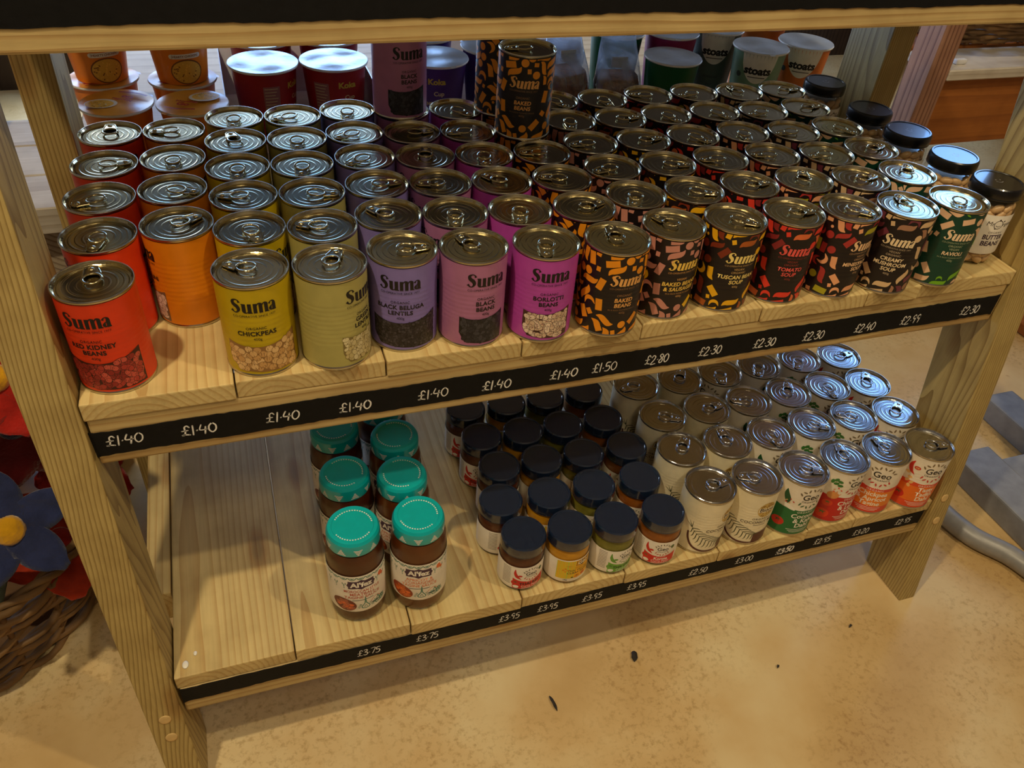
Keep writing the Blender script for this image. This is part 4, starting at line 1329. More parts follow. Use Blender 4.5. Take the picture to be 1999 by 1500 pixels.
for k in range(118):
    lay = k // 12
    a = 2 * PI * (k % 12) / 12 + lay * .27 + rb.uniform(-.08, .08)
    z = .0085 + lay * .0083
    r0 = bmesh.ops.create_icosphere(bm, subdivisions=2, radius=1)['verts']
    M = Matrix.Translation((.0272 * math.cos(a), .0272 * math.sin(a), z)) @ Matrix.Rotation(a + PI / 2, 4, 'Z') @ Matrix.Rotation(rb.uniform(-.7, .7), 4, 'Y') @ Matrix.Diagonal((.0092, .0052, .0056, 1))
    for v in r0: v.co = M @ v.co
b_o = obj('butter_beans', bm, M_bean, pr)
b_o['kind'] = 'stuff'
bm = bmesh.new(); lathe(bm, [(.0344, .0195), (.0345, .0200), (.0345, .0765), (.0344, .0770)], 48)
for f in [f for f in bm.faces if math.atan2(f.calc_center_median().x, -f.calc_center_median().y) > 1.75 or math.atan2(f.calc_center_median().x, -f.calc_center_median().y) < -1.75]:
    bm.faces.remove(f)
pl = obj('paper_label', bm, M_lab, pr)
sh = Sheet(on_cylinder(.03458))
sh.lift = .00003
sh.text('Mr', -10, 62, 9, 0, .0, shear=.1)
sh.ribbon([(1 + 6 * math.cos(a), 64 + 6 * math.sin(a)) for a in np.linspace(0, 2 * PI, 30)], .9, 0, n=1)
sh.ribbon([(-2.5, 63), (-.5, 61.5), (2.5, 61.5), (4.5, 63)], .7, 0, n=2)
sh.disc(1, 70.6, 1.4, 0, 8); sh.disc(8, 69, 1.2, 0, 8); sh.disc(-2, 58, 1.0, 0, 8)
sh.text('rganic', 17, 62, 8, 0, .0)
sh.text('ORGANIC', 2, 51, 4, 0, .0, spacing=1.2)
sh.text('BUTTER', 2, 42, 9.5, 1, .03, width=30)
sh.text('BEANS', 2, 32.5, 9.5, 1, .03, width=30)
obj('printing', sh.done(.0023), inks((70, 58, 50), (58, 36, 56)), pl)
set_children(pr)
for i, (x, y, face) in enumerate(JARS):
    o = pr if i == 0 else copy_tree(pr)
    o.location = (jar_xy[i][0], jar_xy[i][1], Z0)
    o.rotation_euler = (0, 0, math.radians(face))
    tag(o, 'glass jar of butter beans with black lid, %s of its file' % ORD[i], 'jar', 'butter bean jars on the upper shelf')
# ------------------------------------------------------------------ table behind the rack with cups and bags
W_pale = wood('pale_board', 'X', srgb(214, 206, 194), srgb(190, 178, 162), ring=22, knots=False)
W_warm = wood('amber_board', 'X', srgb(176, 108, 48), srgb(158, 94, 42), ring=6)
W_red = wood('reddish_post', 'Z', srgb(168, 126, 104), srgb(112, 72, 58), ring=34, knots=False)
M_card = smat('white_card', 226, 224, 226, rough=.5)
t = thing('back_table', 'low pale board table behind the rack carrying instant food pots', 'table', (0.5, 0.8, 0))
bm = bmesh.new(); box(bm, -.578, .82, -.30, .38, Z0 - .055, Z0 - .022, .003)
obj('tabletop', bm, W_pale, t, smooth=False)
for x in (-.53, .76):
    for y in (-.26, .33):
        bm = bmesh.new(); box(bm, x - .03, x + .03, y - .03, y + .03, 0, Z0 - .055, .003)
        obj('leg', bm, W_old, t, smooth=False)
TT = Z0 - .022

M_foil = smat('foil_lid', 214, 222, 232, rough=.30, metal=.55, bump=.6, bump_scale=28)
M_rimw = smat('white_cup_rim', 232, 232, 232, rough=.4)
def cup(name, label, loc, r_top, r_bot, h, body, lid_m, draw, pm, rz, group, flange=.0035, lid_draw=None, lid_pm=None, seed=0):
    t = thing(name, label, 'food pot', loc, math.radians(rz), group)
    bm = bmesh.new()
    lathe(bm, [(0, .003), (r_bot - .003, .003), (r_bot - .002, 0), (r_bot, 0), (r_top, h - .004)], 44)
    b = obj('cup', bm, body, t, sharp=50)
    bm = bmesh.new()
    lathe(bm, [(r_top - .001, h - .0045), (r_top + flange, h - .0042), (r_top + flange + .0008, h - .0025), (r_top + flange, h - .0010), (r_top - .001, h - .0012)], 44)
    obj('rim', bm, M_rimw, t)
    bm = bmesh.new()
    r = random.Random(seed)
    ph = [r.uniform(0, 6) for _ in range(6)]
    rings = []
    R = r_top + flange
    for i in range(9):
        q = R * i / 8
        ring = []
        for k in range(44):
            a = 2 * PI * k / 44
            x, y = q * math.cos(a), q * math.sin(a)
            z = h - .0006 + (.0012 * math.sin(70 * x + ph[0] + 30 * y) + .0011 * math.sin(95 * y + ph[1] - 40 * x)) * (1 - (i / 8) ** 4) + (0 if i < 8 else .0001)
            ring.append((x, y, z))
        rings.append(ring)
    ce = bm.verts.new((0, 0, rings[0][0][2]))
    prev = None
    for i, ring in enumerate(rings[1:]):
        vs = [bm.verts.new(p) for p in ring]
        for k in range(44):
            k2 = (k + 1) % 44
            if prev is None: bm.faces.new((ce, vs[k], vs[k2]))
            else: bm.faces.new((prev[k], vs[k], vs[k2], prev[k2]))
        prev = vs
    # pull tab
    a0 = r.uniform(0, 2 * PI)
    P = [((R - .001) * math.cos(a0 + s * .12), (R - .001) * math.sin(a0 + s * .12), h - .0004) for s in (-1, 1)] + [((R + .004) * math.cos(a0 + s * .08), (R + .004) * math.sin(a0 + s * .08), h - .002) for s in (1, -1)]
    bm.faces.new([bm.verts.new(p) for p in P])
    l = obj('foil_lid', bm, lid_m, t)
    if draw:
        sh = Sheet(on_cone(r_bot, r_top, h)); sh.lift = .0003
        draw(sh, h * 1000)
        obj('printing', sh.done(.003), pm, b)
    if lid_draw:
        sh = Sheet(lambda u, v, q: (u, v, h + .0022 + q))
        lid_draw(sh)
        obj('lid_printing', sh.done(), lid_pm, l)
    return t

# orange noodle pots, two stacks with a pot in front of each
M_orange = smat('orange_pot', 232, 130, 26, rough=.35)
M_orange_lid = smat('orange_lid', 236, 168, 66, rough=.3, bump=.3, bump_scale=30)
NI = inks((168, 34, 44), (242, 196, 84), (236, 232, 224), (120, 70, 30), (226, 176, 70))
def noodle(sh, h):
    sh.text('Noodles', 2, h * .62, 13, 0, .04, shear=.1)
    sh.text('Go', 2, h * .78, 15, 0, .05)
    sh.disc(0, h * .20, 25, 3, 26, 19); sh.lift += 1e-4
    sh.disc(0, h * .20, 23, 4, 26, 17); sh.lift += 1e-4
    r = random.Random(3)
    for i in range(60):
        a, q = r.uniform(0, 2 * PI), 20 * math.sqrt(r.random())
        sh.disc(q * math.cos(a), h * .20 + .72 * q * math.sin(a), 1.6, [1, 3, 1, 4][i % 4], 7, .9, a)
    sh.ribbon([(-20, h * .44), (20, h * .44)], 7, 2, True, n=1); sh.lift += 1e-4
    sh.text('HEARTY CHICKEN', 0, h * .425, 4.4, 3, .02, width=36)
def noodle_lid(sh):
    sh.disc(12, 18, 22, 2, 24, 17, .4); sh.lift = .0001
    sh.disc(13, 20, 19, 1, 24, 14, .4); sh.lift = .0002
    r = random.Random(2)
    for i in range(50):
        a, q = r.uniform(0, 2 * PI), 16 * math.sqrt(r.random())
        sh.ribbon([(13 + q * math.cos(a), 20 + .7 * q * math.sin(a)), (13 + q * math.cos(a) + r.uniform(-4, 4), 20 + .7 * q * math.sin(a) + 2)], .9, [4, 2, 3, 4][i % 4], n=1)
    sh.text('Noodles', -6, -8, 9, 0, .03)
    sh.text('Go', -8, -20, 14, 0, .05)
    sh.ribbon([(-30, -30), (-10, -34), (14, -30)], 4, 0, n=3)
nk = dict(r_top=.0465, r_bot=.036, h=.098, body=M_orange, lid_m=M_orange_lid, draw=noodle, pm=NI, lid_draw=noodle_lid, lid_pm=NI)
def stack_at(x, y, z, rz, label, sd): cup('noodle_pot', label, (x, y, z), rz=rz, group='orange noodle pots behind the rack', seed=sd, **nk)
stack_at(.004, .535, TT, 150, 'orange noodle pot with printed lid, nearest the left rear post', 1)
stack_at(.1065, .520, TT, -20, 'orange noodle pot, lid half in shadow, in front of second stack', 2)
stack_at(-.018, .640, TT, 10, 'lower orange noodle pot of the left hand stack', 3)
stack_at(-.018, .640, TT + .099, 20, 'upper orange noodle pot of the left hand stack', 4)
stack_at(.095, .625, TT, -10, 'lower orange noodle pot of the right hand stack', 5)
stack_at(.097, .622, TT + .099, 12, 'upper orange noodle pot of the right hand stack', 6)

# red and purple noodle cups in white trays
def tray(label, x0, x1, y0, y1, h=.085):
    t = thing('shrink_wrap_tray', label, 'tray', ((x0 + x1) / 2, (y0 + y1) / 2, TT), 0, 'white trays of noodle cups')
    w, d = (x1 - x0) / 2, (y1 - y0) / 2
    bm = bmesh.new(); box(bm, -w, w, -d, d, 0, .003); 
    obj('tray_base', bm, M_card, t, smooth=False)
    bm = bmesh.new()
    for a in ((-w, -w + .0015, -d, d), (w - .0015, w, -d, d), (-w, w, d - .0015, d)): box(bm, a[0], a[1], a[2], a[3], .0031, h)
    obj('tray_wall', bm, M_film_white, t, smooth=False)
M_film_white = smat('milky_film', 222, 224, 236, rough=.25, coat=.5)
KR = inks((200, 178, 60), (150, 96, 96), (216, 206, 150), (70, 24, 22))
def koka(sh, h):
    sh.lift = .0003
    sh.text('Koka', 14, h * .74, 13, 0, .04, width=30)
    sh.text('Cup', 18, h * .58, 10, 2, .02)
    sh.text('NOODLES', 14, h * .44, 8, 2, .04, width=32)
    sh.ribbon([(-38, h * .60), (-14, h * .60)], h * .4, 1, n=1)
    sh.lift = .0005
    for i in range(9): sh.ribbon([(-36, h * (.77 - .042 * i)), (-17 - (i % 3) * 2, h * (.77 - .042 * i))], .9, 2, n=1)
M_redcup = smat('red_cup', 158, 22, 30, rough=.35)
M_purcup = smat('violet_cup', 70, 40, 118, rough=.35)
kk = dict(r_top=.0500, r_bot=.0400, h=.118, lid_m=M_foil, draw=koka, pm=KR)
tray('white tray holding the red noodle cups', .152, .388, .542, .800)
tray('white tray holding the violet noodle cups', .420, .668, .542, .800)
cz = TT + .0032
for x, y, rz, body, lab, sd in ((.2165, .613, 40, M_redcup, 'red noodle cup with bright foil lid, left of the front pair', 11), (.3255, .613, -2, M_redcup, 'red noodle cup with bright foil lid, right of the front pair', 12),
        (.222, .730, 20, M_redcup, 'red noodle cup behind the left cup of the front pair', 13), (.334, .730, 0, M_redcup, 'red noodle cup behind the right cup of the front pair', 14),
        (.492, .608, -30, M_purcup, 'violet noodle cup half hidden by the raised mauve tin', 15), (.602, .652, 50, M_purcup, 'violet noodle cup between the raised mauve and orange tins', 16),
        (.500, .730, 0, M_purcup, 'violet noodle cup at the back of its tray', 17)):
    cup('noodle_cup', lab, (x, y, cz), body=body, rz=rz, group='foil lidded noodle cups', seed=sd, **kk)

# porridge pots
M_mint = smat('mint_pot', 120, 158, 132, rough=.4)
M_dgrey = smat('grey_green_pot', 84, 100, 92, rough=.4)
M_tang = smat('tangerine_pot', 214, 116, 46, rough=.4)
M_mag = smat('magenta_pot', 150, 24, 84, rough=.4)
M_grn = smat('forest_green_pot', 16, 92, 46, rough=.4)
PI_ = inks((24, 22, 24), (238, 236, 230), (60, 70, 62))
def porridge(sh, h):
    us = list(np.linspace(-30, 30, 26))
    sh.lift = .0003
    sh.band(us, [h * .97 - h * .40 * math.sqrt(max(0, 1 - (u / 30) ** 2)) for u in us], [h * .972] * 26, 1)
    sh.lift = .0005
    sh.text('stoats', 0, h * .70, 19, 0, .045, width=46)
    sh.ribbon([(-15, h * .655), (15, h * .655)], 1.3, 0, n=1)
    sh.lift = .0004
    sh.disc(-33, h * .66, 5, 2, 16); 
    sh.text('PORRIDGE', 0, h * .38, 6, 2, .02); sh.text('POT', 0, h * .27, 6, 2, .02)
def plain_pot(sh, h):
    sh.lift = .0003
    sh.ribbon([(-6, h * .3), (22, h * .3)], 12, 2, n=1)
pk = dict(flange=.003, r_top=.0475, r_bot=.0370, h=.130, lid_m=M_foil)
def pot(x, y, rz, body, draw, lab, sd, h=None):
    k = dict(pk)
    if h: k['h'] = h
    cup('porridge_pot', lab, (x, y, TT), body=body, draw=draw, pm=PI_, rz=rz, group='porridge pots behind the rack', seed=sd, **k)
pot(1.092, .575, -30, M_mint, porridge, 'mint green porridge pot with crooked foil lid', 21)
pot(1.199, .590, -32, M_tang, porridge, 'orange porridge pot beside the rear jar of butter beans', 22)
pot(1.058, .677, -25, M_dgrey, porridge, 'grey green porridge pot behind the mint green one', 23, .134)
pot(1.170, .700, -25, M_tang, plain_pot, 'orange porridge pot in the second row', 24, .134)
pot(.907, .562, -10, M_grn, plain_pot, 'forest green pot right of the clear bags', 25, .122)
pot(.953, .662, -20, M_mag, plain_pot, 'magenta pot behind the forest green one', 26, .134)
pot(.848, .674, -10, M_grn, plain_pot, 'forest green pot half hidden behind the clear bags', 27, .134)

# clear bags of flakes
def film_mat():
    m = glass('clear_film', (.93, .96, 1), 2.2)
    nt = m.node_tree
    gl = [n for n in nt.nodes if n.type == 'BSDF_GLOSSY'][0]
    gl.inputs['Roughness'].default_value = .12
    ns = nt.nodes.new('ShaderNodeTexNoise'); ns.inputs['Scale'].default_value = 18; ns.inputs['Detail'].default_value = 1.5; ns.inputs['Distortion'].default_value = 1.0
    tc = nt.nodes.new('ShaderNodeTexCoord'); nt.links.new(tc.outputs['Object'], ns.inputs['Vector'])
    bp = nt.nodes.new('ShaderNodeBump'); bp.inputs['Strength'].default_value = .6; bp.inputs['Distance'].default_value = .006
    nt.links.new(ns.outputs['Fac'], bp.inputs['Height'])
    nt.links.new(bp.outputs['Normal'], gl.inputs['Normal'])
    for n in nt.nodes:
        if n.type == 'LAYER_WEIGHT': nt.links.new(bp.outputs['Normal'], n.inputs['Normal'])
    out = [n for n in nt.nodes if n.type == 'OUTPUT_MATERIAL'][0]
    mix = [n for n in nt.nodes if n.type == 'MIX_SHADER'][0]
    df = nt.nodes.new('ShaderNodeBsdfTranslucent'); df.inputs['Color'].default_value = (.72, .82, .95, 1)
    d2 = nt.nodes.new('ShaderNodeBsdfDiffuse'); d2.inputs['Color'].default_value = (.72, .82, .95, 1)
    ma = nt.nodes.new('ShaderNodeMixShader'); ma.inputs[0].default_value = .5
    nt.links.new(df.outputs[0], ma.inputs[1]); nt.links.new(d2.outputs[0], ma.inputs[2])
    rp = nt.nodes.new('ShaderNodeValToRGB')
    rp.color_ramp.elements[0].position = .42; rp.color_ramp.elements[0].color = (.12, .12, .12, 1)
    rp.color_ramp.elements[1].position = .68; rp.color_ramp.elements[1].color = (.7, .7, .7, 1)
    nt.links.new(ns.outputs['Fac'], rp.inputs['Fac'])
    m2 = nt.nodes.new('ShaderNodeMixShader')
    nt.links.new(rp.outputs['Color'], m2.inputs[0]); nt.links.new(mix.outputs[0], m2.inputs[1]); nt.links.new(ma.outputs[0], m2.inputs[2])
    nt.links.new(m2.outputs[0], out.inputs['Surface'])
    return m
M_film = film_mat()
M_flake = smat('brown_flakes', 122, 74, 44, rough=.7, vary=.45, scale=140, bump=1.0, bump_scale=160)
M_tape = smat('milky_tape', 186, 206, 240, rough=.3)
def bag(loc, rz, tilt, w, d, h, label, sd):
    t = thing('cellophane_bag', label, 'bag', loc, math.radians(rz), 'clear bags behind the rack')
    r = random.Random(sd)
    ph = [r.uniform(0, 6) for _ in range(5)]
    def skin(k, top, rough):
        bm = bmesh.new()
        rows = []
        for i in range(13):
            q = i / 12
            z = h * top * q
            f = (math.sin(PI * min(1, q * 1.6 + .12) * .5) if q < .5 else 1) * k
            zz = q * top
            dep = d * (1 - max(0, (zz - .45) / .55) ** 1.4 * .93) * f
            wid = w * (1 - .5 * max(0, zz - .5)) * f
            ring = []
            for a in range(28):
                b = 2 * PI * a / 28
                cx = math.copysign(abs(math.cos(b)) ** .6, math.cos(b)); cy = math.copysign(abs(math.sin(b)) ** .8, math.sin(b))
                n = 1 + rough * (math.sin(5 * b + ph[0] + 6 * q) + .6 * math.sin(9 * b + ph[1] - 9 * q))
                ring.append(bm.verts.new((wid * cx * n, dep * cy * n + tilt * z, z + (rough * .2 * h * math.sin(3 * b + ph[2]) if q > .6 else 0) + .0008)))
            rows.append(ring)
        for A, B in zip(rows, rows[1:]):
            for k2 in range(28):
                bm.faces.new((A[k2], A[(k2 + 1) % 28], B[(k2 + 1) % 28], B[k2]))
        bm.faces.new(list(reversed(rows[0])))
        bm.faces.new(rows[-1])
        return bm
    o = obj('flakes', skin(.93, .60, .02), M_flake, t); o['kind'] = 'stuff'
    obj('film', skin(1, 1, .035), M_film, t, sharp=25)
    bm = bmesh.new()
    yy = tilt * h * .80
    box(bm, -w * .42, w * .30, yy - d * .42 - .004, yy - d * .42 - .0030, h * .70, h * .82, .0003)
    obj('closing_tape', bm, M_tape, t, smooth=False)
bag((.716, .556, TT), 8, .25, .041, .034, .165, 'clear bag of brown flakes nearest the raised orange tin', 1)
bag((.806, .545, TT), -6, .30, .041, .034, .150, 'clear bag taped shut, right next to the forest green pot', 2)
bag((.735, .668, TT), 4, .10, .050, .032, .185, 'tall clear bag standing behind the two front bags', 3)

# ------------------------------------------------------------------ left: bench with a box, basket of felt flowers
t = thing('side_bench', 'whitewashed low bench glimpsed between the left posts', 'bench', (-.5, .64, 0))
bm = bmesh.new()
for i in range(3): box(bm, -.45, .408, -.14 + .115 * i, -.028 + .115 * i, Z0 - .105, Z0 - .062, .002)
obj('bench_top', bm, W_pale, t, smooth=False)
for x in (-.40, .365):
    bm = bmesh.new(); box(bm, x - .03, x + .03, -.11, .17, 0, Z0 - .105, .002)
    obj('bench_leg', bm, W_old, t, smooth=False)
t = thing('wooden_box', 'pinkish board box standing on the whitewashed bench', 'box', (-.34, .775, Z0 - .0618))
bm = bmesh.new(); box(bm, -.20, .125, -.055, .055, 0, .36, .002)
obj('carcass', bm, smat('pinkish_board', 186, 150, 132, rough=.7, vary=.12, scale=12), t, smooth=False)
bm = bmesh.new(); tube(bm, [(.112, -.060, .002), (.113, -.061, .12), (.112, -.060, .25), (.113, -.061, .358)], .006, 8)
obj('edge_trim', bm, smat('dark_bark', 84, 58, 40, rough=.8, vary=.3), t)

W_wick = smat('willow', 128, 96, 58, rough=.65, vary=.35, scale=18, bump=.4, bump_scale=120)
W_wickd = smat('willow_dark', 104, 72, 40, rough=.65, vary=.35, scale=18, bump=.4, bump_scale=120)
def basket(loc, r0, r1, h, label, handle=True):
    t = thing('wicker_basket', label, 'basket', loc)
    n = 26
    R = lambda z: r0 + (r1 - r0) * math.sin(PI / 2 * min(1, z / h))
    bm = bmesh.new()
    for k in range(n):
        a = 2 * PI * k / n
        tube(bm, [(R(z) * math.cos(a), R(z) * math.sin(a), z) for z in np.linspace(.006, h, 7)], .0045, 6)
    obj('stakes', bm, W_wickd, t)
    bm = bmesh.new()
    rows = 11
    for i in range(rows):
        z = .012 + (h - .024) * i / (rows - 1)
        pts = []
        for k in range(n * 4):
            a = 2 * PI * k / (n * 4)
            w = math.sin(a * n / 2 + PI * (i % 2))
            rr = R(z) + .0085 * w
            pts.append((rr * math.cos(a), rr * math.sin(a), z + .006 * math.sin(3 * a + i * 1.3) + .012 * math.sin(a + .5)))
        tube(bm, pts, .0062 + .0012 * math.sin(i * 2.1), 6, True, .8)
    obj('weave', bm, W_wick, t)
    bm = bmesh.new()
    for j in range(3):
        pts = [((r1 + .004 + .007 * math.sin(a * 16 + j * 2.1)) * math.cos(a), (r1 + .004 + .007 * math.sin(a * 16 + j * 2.1)) * math.sin(a), h + .008 + .006 * math.cos(a * 16 + j * 2.1)) for a in np.linspace(0, 2 * PI, 120, endpoint=False)]
        tube(bm, pts, .0055, 6, True)
    obj('rim', bm, W_wick, t)
    bm = bmesh.new(); lathe(bm, [(0, .004), (r0 - .004, .004), (r0 - .004, .010), (0, .010)], 40)
    obj('base', bm, W_wickd, t)
    if handle:
        bm = bmesh.new()
        for j in range(3):
            pts = []
            for s in np.linspace(0, PI, 40):
                pts.append((.012 * math.sin(s * 9 + 2.1 * j), -(r1 - .012) * math.cos(s) + 0, h + .015 + .34 * math.sin(s) + .010 * math.cos(s * 9 + 2.1 * j)))
            tube(bm, pts, .008, 6)
        obj('handle', bm, W_wick, t)
    return t
BX, BY = -.400, .310
basket((BX, BY, .0), .255, .285, .165, 'large willow basket of felt flowers on the floor by the left post')

def felt(name, r, g, b): return smat(name, r, g, b, rough=.95, vary=.22, scale=45, bump=.8, bump_scale=220, sheen=.5, spec=.1)
F_blue, F_yel, F_red, F_org, F_dred, F_grn, F_navy = felt('blue_felt', 40, 48, 86), felt('yellow_felt', 214, 158, 24), felt('red_felt', 160, 30, 20), felt('orange_felt', 176, 54, 26), felt('crimson_felt', 96, 18, 24), felt('green_felt', 46, 84, 52), felt('navy_felt', 22, 30, 78)
def petal_bm(L, W, cup, th=.004, tipw=.55):
    bm = bmesh.new()
    rows = []
    for i in range(11):
        q = i / 10
        w = W * (math.sin(PI * min(.985, q * .82 + .16)) ** .7) * (1 if q < .9 else .86)
        if i == 10: w = W * .22
        z = cup * q * q - cup * .3 * q
        row = []
        for s in np.linspace(-1, 1, 7):
            row.append((L * q, w * s, z + .25 * cup * s * s * q + .002 * math.sin(9 * q + 4 * s)))
        rows.append(row)
    top = [[bm.verts.new((x, y, z + th / 2)) for x, y, z in r] for r in rows]
    bot = [[bm.verts.new((x, y, z - th / 2)) for x, y, z in r] for r in rows]
    for i in range(10):
        for k in range(6):
            bm.faces.new((top[i][k], top[i + 1][k], top[i + 1][k + 1], top[i][k + 1]))
            bm.faces.new((bot[i][k + 1], bot[i + 1][k + 1], bot[i + 1][k], bot[i][k]))
        bm.faces.new((top[i][0], bot[i][0], bot[i + 1][0], top[i + 1][0]))
        bm.faces.new((top[i + 1][6], bot[i + 1][6], bot[i][6], top[i][6]))
    for k in range(6):
        bm.faces.new((top[10][k], bot[10][k], bot[10][k + 1], top[10][k + 1]))
        bm.faces.new((top[0][k + 1], bot[0][k + 1], bot[0][k], top[0][k]))
    return bm
def flower(label, loc, face, n, L, W, cup, m, mc, stem_to, spin=0):
    """head at loc looking along `face`, stem down to stem_to"""
    t = thing('felt_flower', label, 'felt flower', (stem_to[0], stem_to[1], stem_to[2]), 0, 'felt flowers in the basket')
    q = Vector(face).to_track_quat('Z', 'Y')
    d = Vector(loc) - Vector(stem_to)
    for k in range(n):
        bm = petal_bm(L, W, cup)
        M = Matrix.Translation(d) @ q.to_matrix().to_4x4() @ Matrix.Rotation(spin + 2 * PI * k / n, 4, 'Z') @ Matrix.Translation((.006, 0, .0012 * (k % 2)))
        bm.transform(M)
        obj('petal', bm, m, t)
    bm = bmesh.new()
    lathe(bm, [(0, -.006), (.014, -.004), (.019, .002), (.015, .009), (0, .013)], 18)
    bm.transform(Matrix.Translation(d) @ q.to_matrix().to_4x4())
    obj('flower_centre', bm, mc, t)
    bm = bmesh.new()
    f = Vector(face).normalized()
    tube(bm, smoothline([d - f * .005, d - f * .04, d * .5 + Vector((0, 0, .0)), (0, 0, 0)], 5), .009, 8)
    obj('stem', bm, F_grn, t)
flower('blue felt flower with yellow centre leaning over basket rim', (-.1755, .060, .3385), (.25, -.8, .6), 5, .074, .025, .006, F_blue, F_yel, (-.30, .19, .03), 1.5)
flower('orange-red felt bloom directly below the blue flower', (-.172, .185, .172), (.35, -.5, .75), 5, .085, .040, .02, F_org, F_red, (-.28, .27, .03), .6)
flower('bright red felt bloom highest beside the left front post', (-.152, .140, .510), (.1, -.8, .5), 5, .070, .038, .03, F_red, F_yel, (-.355, .20, .03), .1)
flower('dark crimson felt bloom above the blue flower', (-.180, .215, .372), (.2, -.7, .1), 5, .088, .044, .03, F_dred, F_navy, (-.41, .26, .03), .4)
flower('navy felt flower tucked behind the red blooms', (-.190, .270, .440), (0, -.8, .4), 5, .075, .034, .02, F_navy, F_yel, (-.38, .32, .03), .9)
flower('red felt bloom seen through the gap beside the post', (-.150, .320, .170), (.5, -.6, .5), 5, .070, .034, .02, F_red, F_yel, (-.31, .31, .03), .2)

# ------------------------------------------------------------------ right: wooden counter with wicker tray, steel display base
t = thing('wooden_counter', 'amber board counter with reddish corner post on the right', 'counter', (2.1, .9, 0))
bm = bmesh.new(); box(bm, -.385, -.325, -.125, -.045, 0, 1.25, .004)
obj('corner_post', bm, W_red, t, smooth=False)
bm = bmesh.new(); box(bm, -.324, .70, -.095, -.07, Z0 - .235, Z0 - .0605, .002)
obj('front_panel', bm, W_warm, t, smooth=False)
bm = bmesh.new(); box(bm, -.324, .70, -.125, .02, Z0 - .060, Z0 - .034, .003)
obj('ledge', bm, W_pale, t, smooth=False)
bm = bmesh.new(); box(bm, -.324, .70, .021, .50, Z0 - .052, Z0 - .026, .003)
obj('counter_top', bm, W_warm, t, smooth=False)
bm = bmesh.new(); box(bm, .62, .69, -.05, .4, 0, Z0 - .0605, .003)
obj('counter_leg', bm, W_red, t, smooth=False)
t = thing('wicker_tray', 'brown wicker tray resting on the amber counter', 'tray', (2.12, 1.06, Z0 - .026))
def oval(a, rx, ry, n=3.0): return (rx * math.copysign(abs(math.cos(a)) ** (2 / n), math.cos(a)), ry * math.copysign(abs(math.sin(a)) ** (2 / n), math.sin(a)))
A_ = np.linspace(0, 2 * PI, 90, endpoint=False)
bm = bmesh.new()
for i in range(6):
    tube(bm, [(*oval(a, .25 + .010 * i + .004 * math.sin(20 * a + i * PI), .155 + .010 * i + .004 * math.sin(20 * a + i * PI)), .012 + .013 * i + .002 * math.sin(7 * a + i)) for a in A_], .0075, 7, True)
obj('weave', bm, W_wick, t)
bm = bmesh.new()
for j in range(3):
    tube(bm, [(*oval(a, .315 + .006 * math.sin(30 * a + 2.1 * j), .220 + .006 * math.sin(30 * a + 2.1 * j)), .094 + .006 * math.cos(30 * a + 2.1 * j)) for a in np.linspace(0, 2 * PI, 220, endpoint=False)], .006, 6, True)
obj('rim', bm, W_wick, t)
bm = bmesh.new()
for k in range(9): tube(bm, [(-.24 + .06 * k, -.15, .006), (-.24 + .06 * k, .15, .006)], .005, 6)
for k in range(22): tube(bm, [(-.245, -.145 + .0138 * k, .009 + .002 * (k % 2)), (.245, -.145 + .0138 * k, .009 + .002 * (k % 2))], .004, 6)
obj('base', bm, W_wickd, t)
bm = bmesh.new()
box(bm, -.016, .016, -.007, .007, 0, .012, .004, 2)
tag(obj('paper_scrap', bm, M_card, None, (1.835, .815, Z0 - .0338), sharp=30), 'crumpled white scrap lying on the counter ledge', 'paper')

M_steel = smat('grey_painted_steel', 140, 140, 142, rough=.45, metal=.1, vary=.18, scale=30)
M_tube = smat('grey_steel_tube', 150, 148, 146, rough=.42, metal=.2, vary=.1)
t = thing('display_stand', 'grey steel foot of a display stand on the floor, right', 'stand', (1.56, 0, 0))
bm = bmesh.new(); box(bm, -.115, -.025, -.42, .085, 0, .05, .004, 2)
obj('floor_bar', bm, M_steel, t, smooth=False)
bm = bmesh.new(); box(bm, .09, .17, -.42, .22, 0, .05, .004, 2)
obj('floor_bar', bm, M_steel, t, smooth=False)
bm = bmesh.new(); box(bm, -.0245, .0895, -.11, .05, .012, .045, .003, 2)
obj('cross_plate', bm, M_steel, t, smooth=False)
bm = bmesh.new(); tube(bm, [(.03, -.03, .0455), (.033, -.026, .3), (.04, -.02, .9)], .024, 20); 
obj('upright_tube', bm, M_tube, t, sharp=50)
bm = bmesh.new(); lathe(bm, [(.0245, .0452), (.042, .0452), (.040, .053), (.030, .060), (.0247, .064)], 24, center=(.03, -.03))
obj('weld_collar', bm, M_steel, t)
bm = bmesh.new()
tube(bm, smoothline([(1.352, .05, .0195), (1.338, -.005, .0195), (1.352, -.085, .0195), (1.393, -.150, .0195), (1.412, -.24, .0195), (1.414, -.36, .0195)], 7), .0192, 16)
tag(obj('hoop_tube', bm, M_tube, None, None, sharp=60), 'curved grey steel tube lying on the floor beyond the right post', 'tube')
bm = bmesh.new(); box(bm, 0, .5, 0, .35, 0, .03, .003)
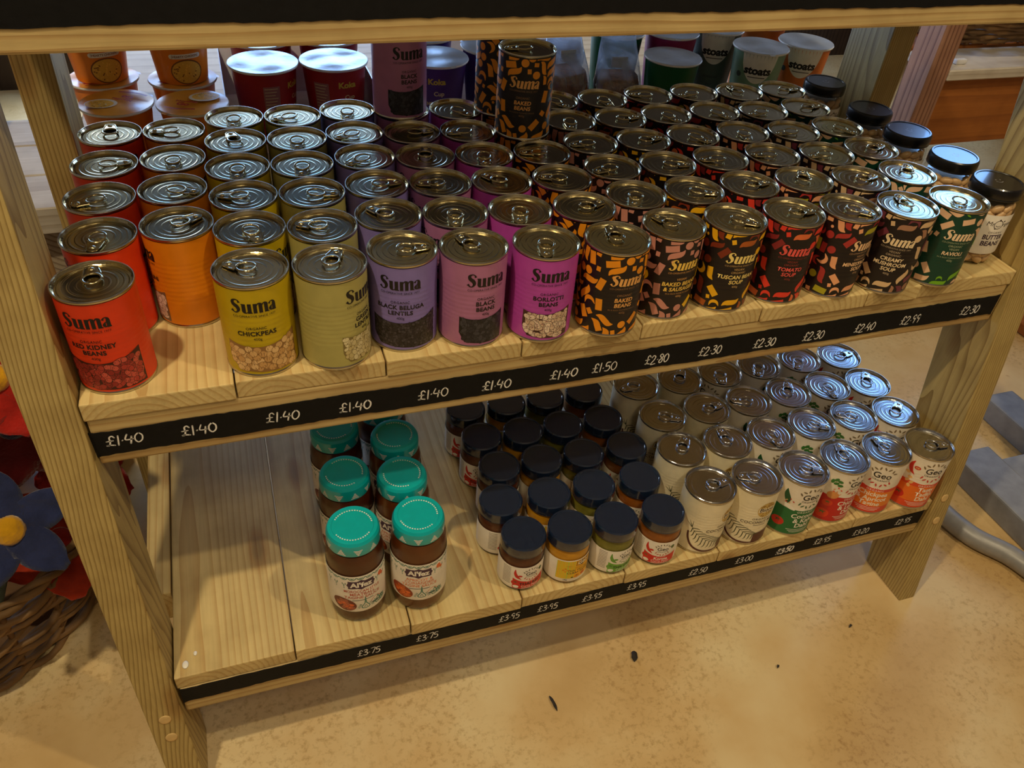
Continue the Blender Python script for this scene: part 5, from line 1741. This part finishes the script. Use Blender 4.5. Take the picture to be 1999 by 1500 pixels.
o = tag(obj('floor_board', bm, W_warm, None, (2.0, .18, .0005), smooth=False), 'reddish board lying on the floor at the far right', 'board')

# ------------------------------------------------------------------ bits on the floor and shelf
M_leaf = smat('dry_leaf', 46, 40, 34, rough=.8, vary=.4, scale=120)
def leaf(label, x, y, L, W, rz):
    bm = bmesh.new()
    top, bot = [], []
    for i in range(8):
        q = i / 7
        w = W * math.sin(PI * (q * .92 + .04)) * (1 + .2 * math.sin(9 * q))
        zz = .0012 + .003 * math.sin(PI * q)
        top.append([bm.verts.new((L * (q - .5), w * s, zz + .0016 * s * s)) for s in (-1, 0, 1)])
        bot.append([bm.verts.new((L * (q - .5), w * s, zz + .0016 * s * s - .0007)) for s in (-1, 0, 1)])
    for i in range(7):
        for k in range(2):
            bm.faces.new((top[i][k], top[i + 1][k], top[i + 1][k + 1], top[i][k + 1]))
            bm.faces.new((bot[i][k + 1], bot[i + 1][k + 1], bot[i + 1][k], bot[i][k]))
        bm.faces.new((top[i][0], bot[i][0], bot[i + 1][0], top[i + 1][0])); bm.faces.new((top[i + 1][2], bot[i + 1][2], bot[i][2], top[i][2]))
    o = obj('dry_leaf', bm, M_leaf, None, (x, y, 0))
    o.rotation_euler = (0, 0, rz)
    tag(o, label, 'leaf', 'dark leaf bits on the floor')
leaf('dark oval leaf flake in the middle of the floor', .6365, -.1317, .019, .0055, 1.2)
leaf('thin dark curled leaf sliver in front of the shelf', .4837, -.1706, .026, .0026, 1.7)
leaf('tiny dark speck on the floor near the right foot', 1.016, -.1804, .008, .002, .4)
leaf('tiny dark speck on the floor, centre right', .8528, -.2119, .006, .002, .9)
for i, (u, v, s, lab) in enumerate(((0.0005, -.098, .006, 'shiny cream scrap at the front left of the lower shelf'), (.0125, -.085, .0035, 'smaller cream scrap beside the larger one on lower shelf'))):
    bm = bmesh.new()
    lathe(bm, [(0, 0), (s, .0002), (s * .8, .0012), (0, .0016)], 10)
    o = obj('paper_scrap', bm, M_white, None, (u, v, ZL - .0001)); o.scale = (.7, 1, 1)
    tag(o, lab, 'paper')
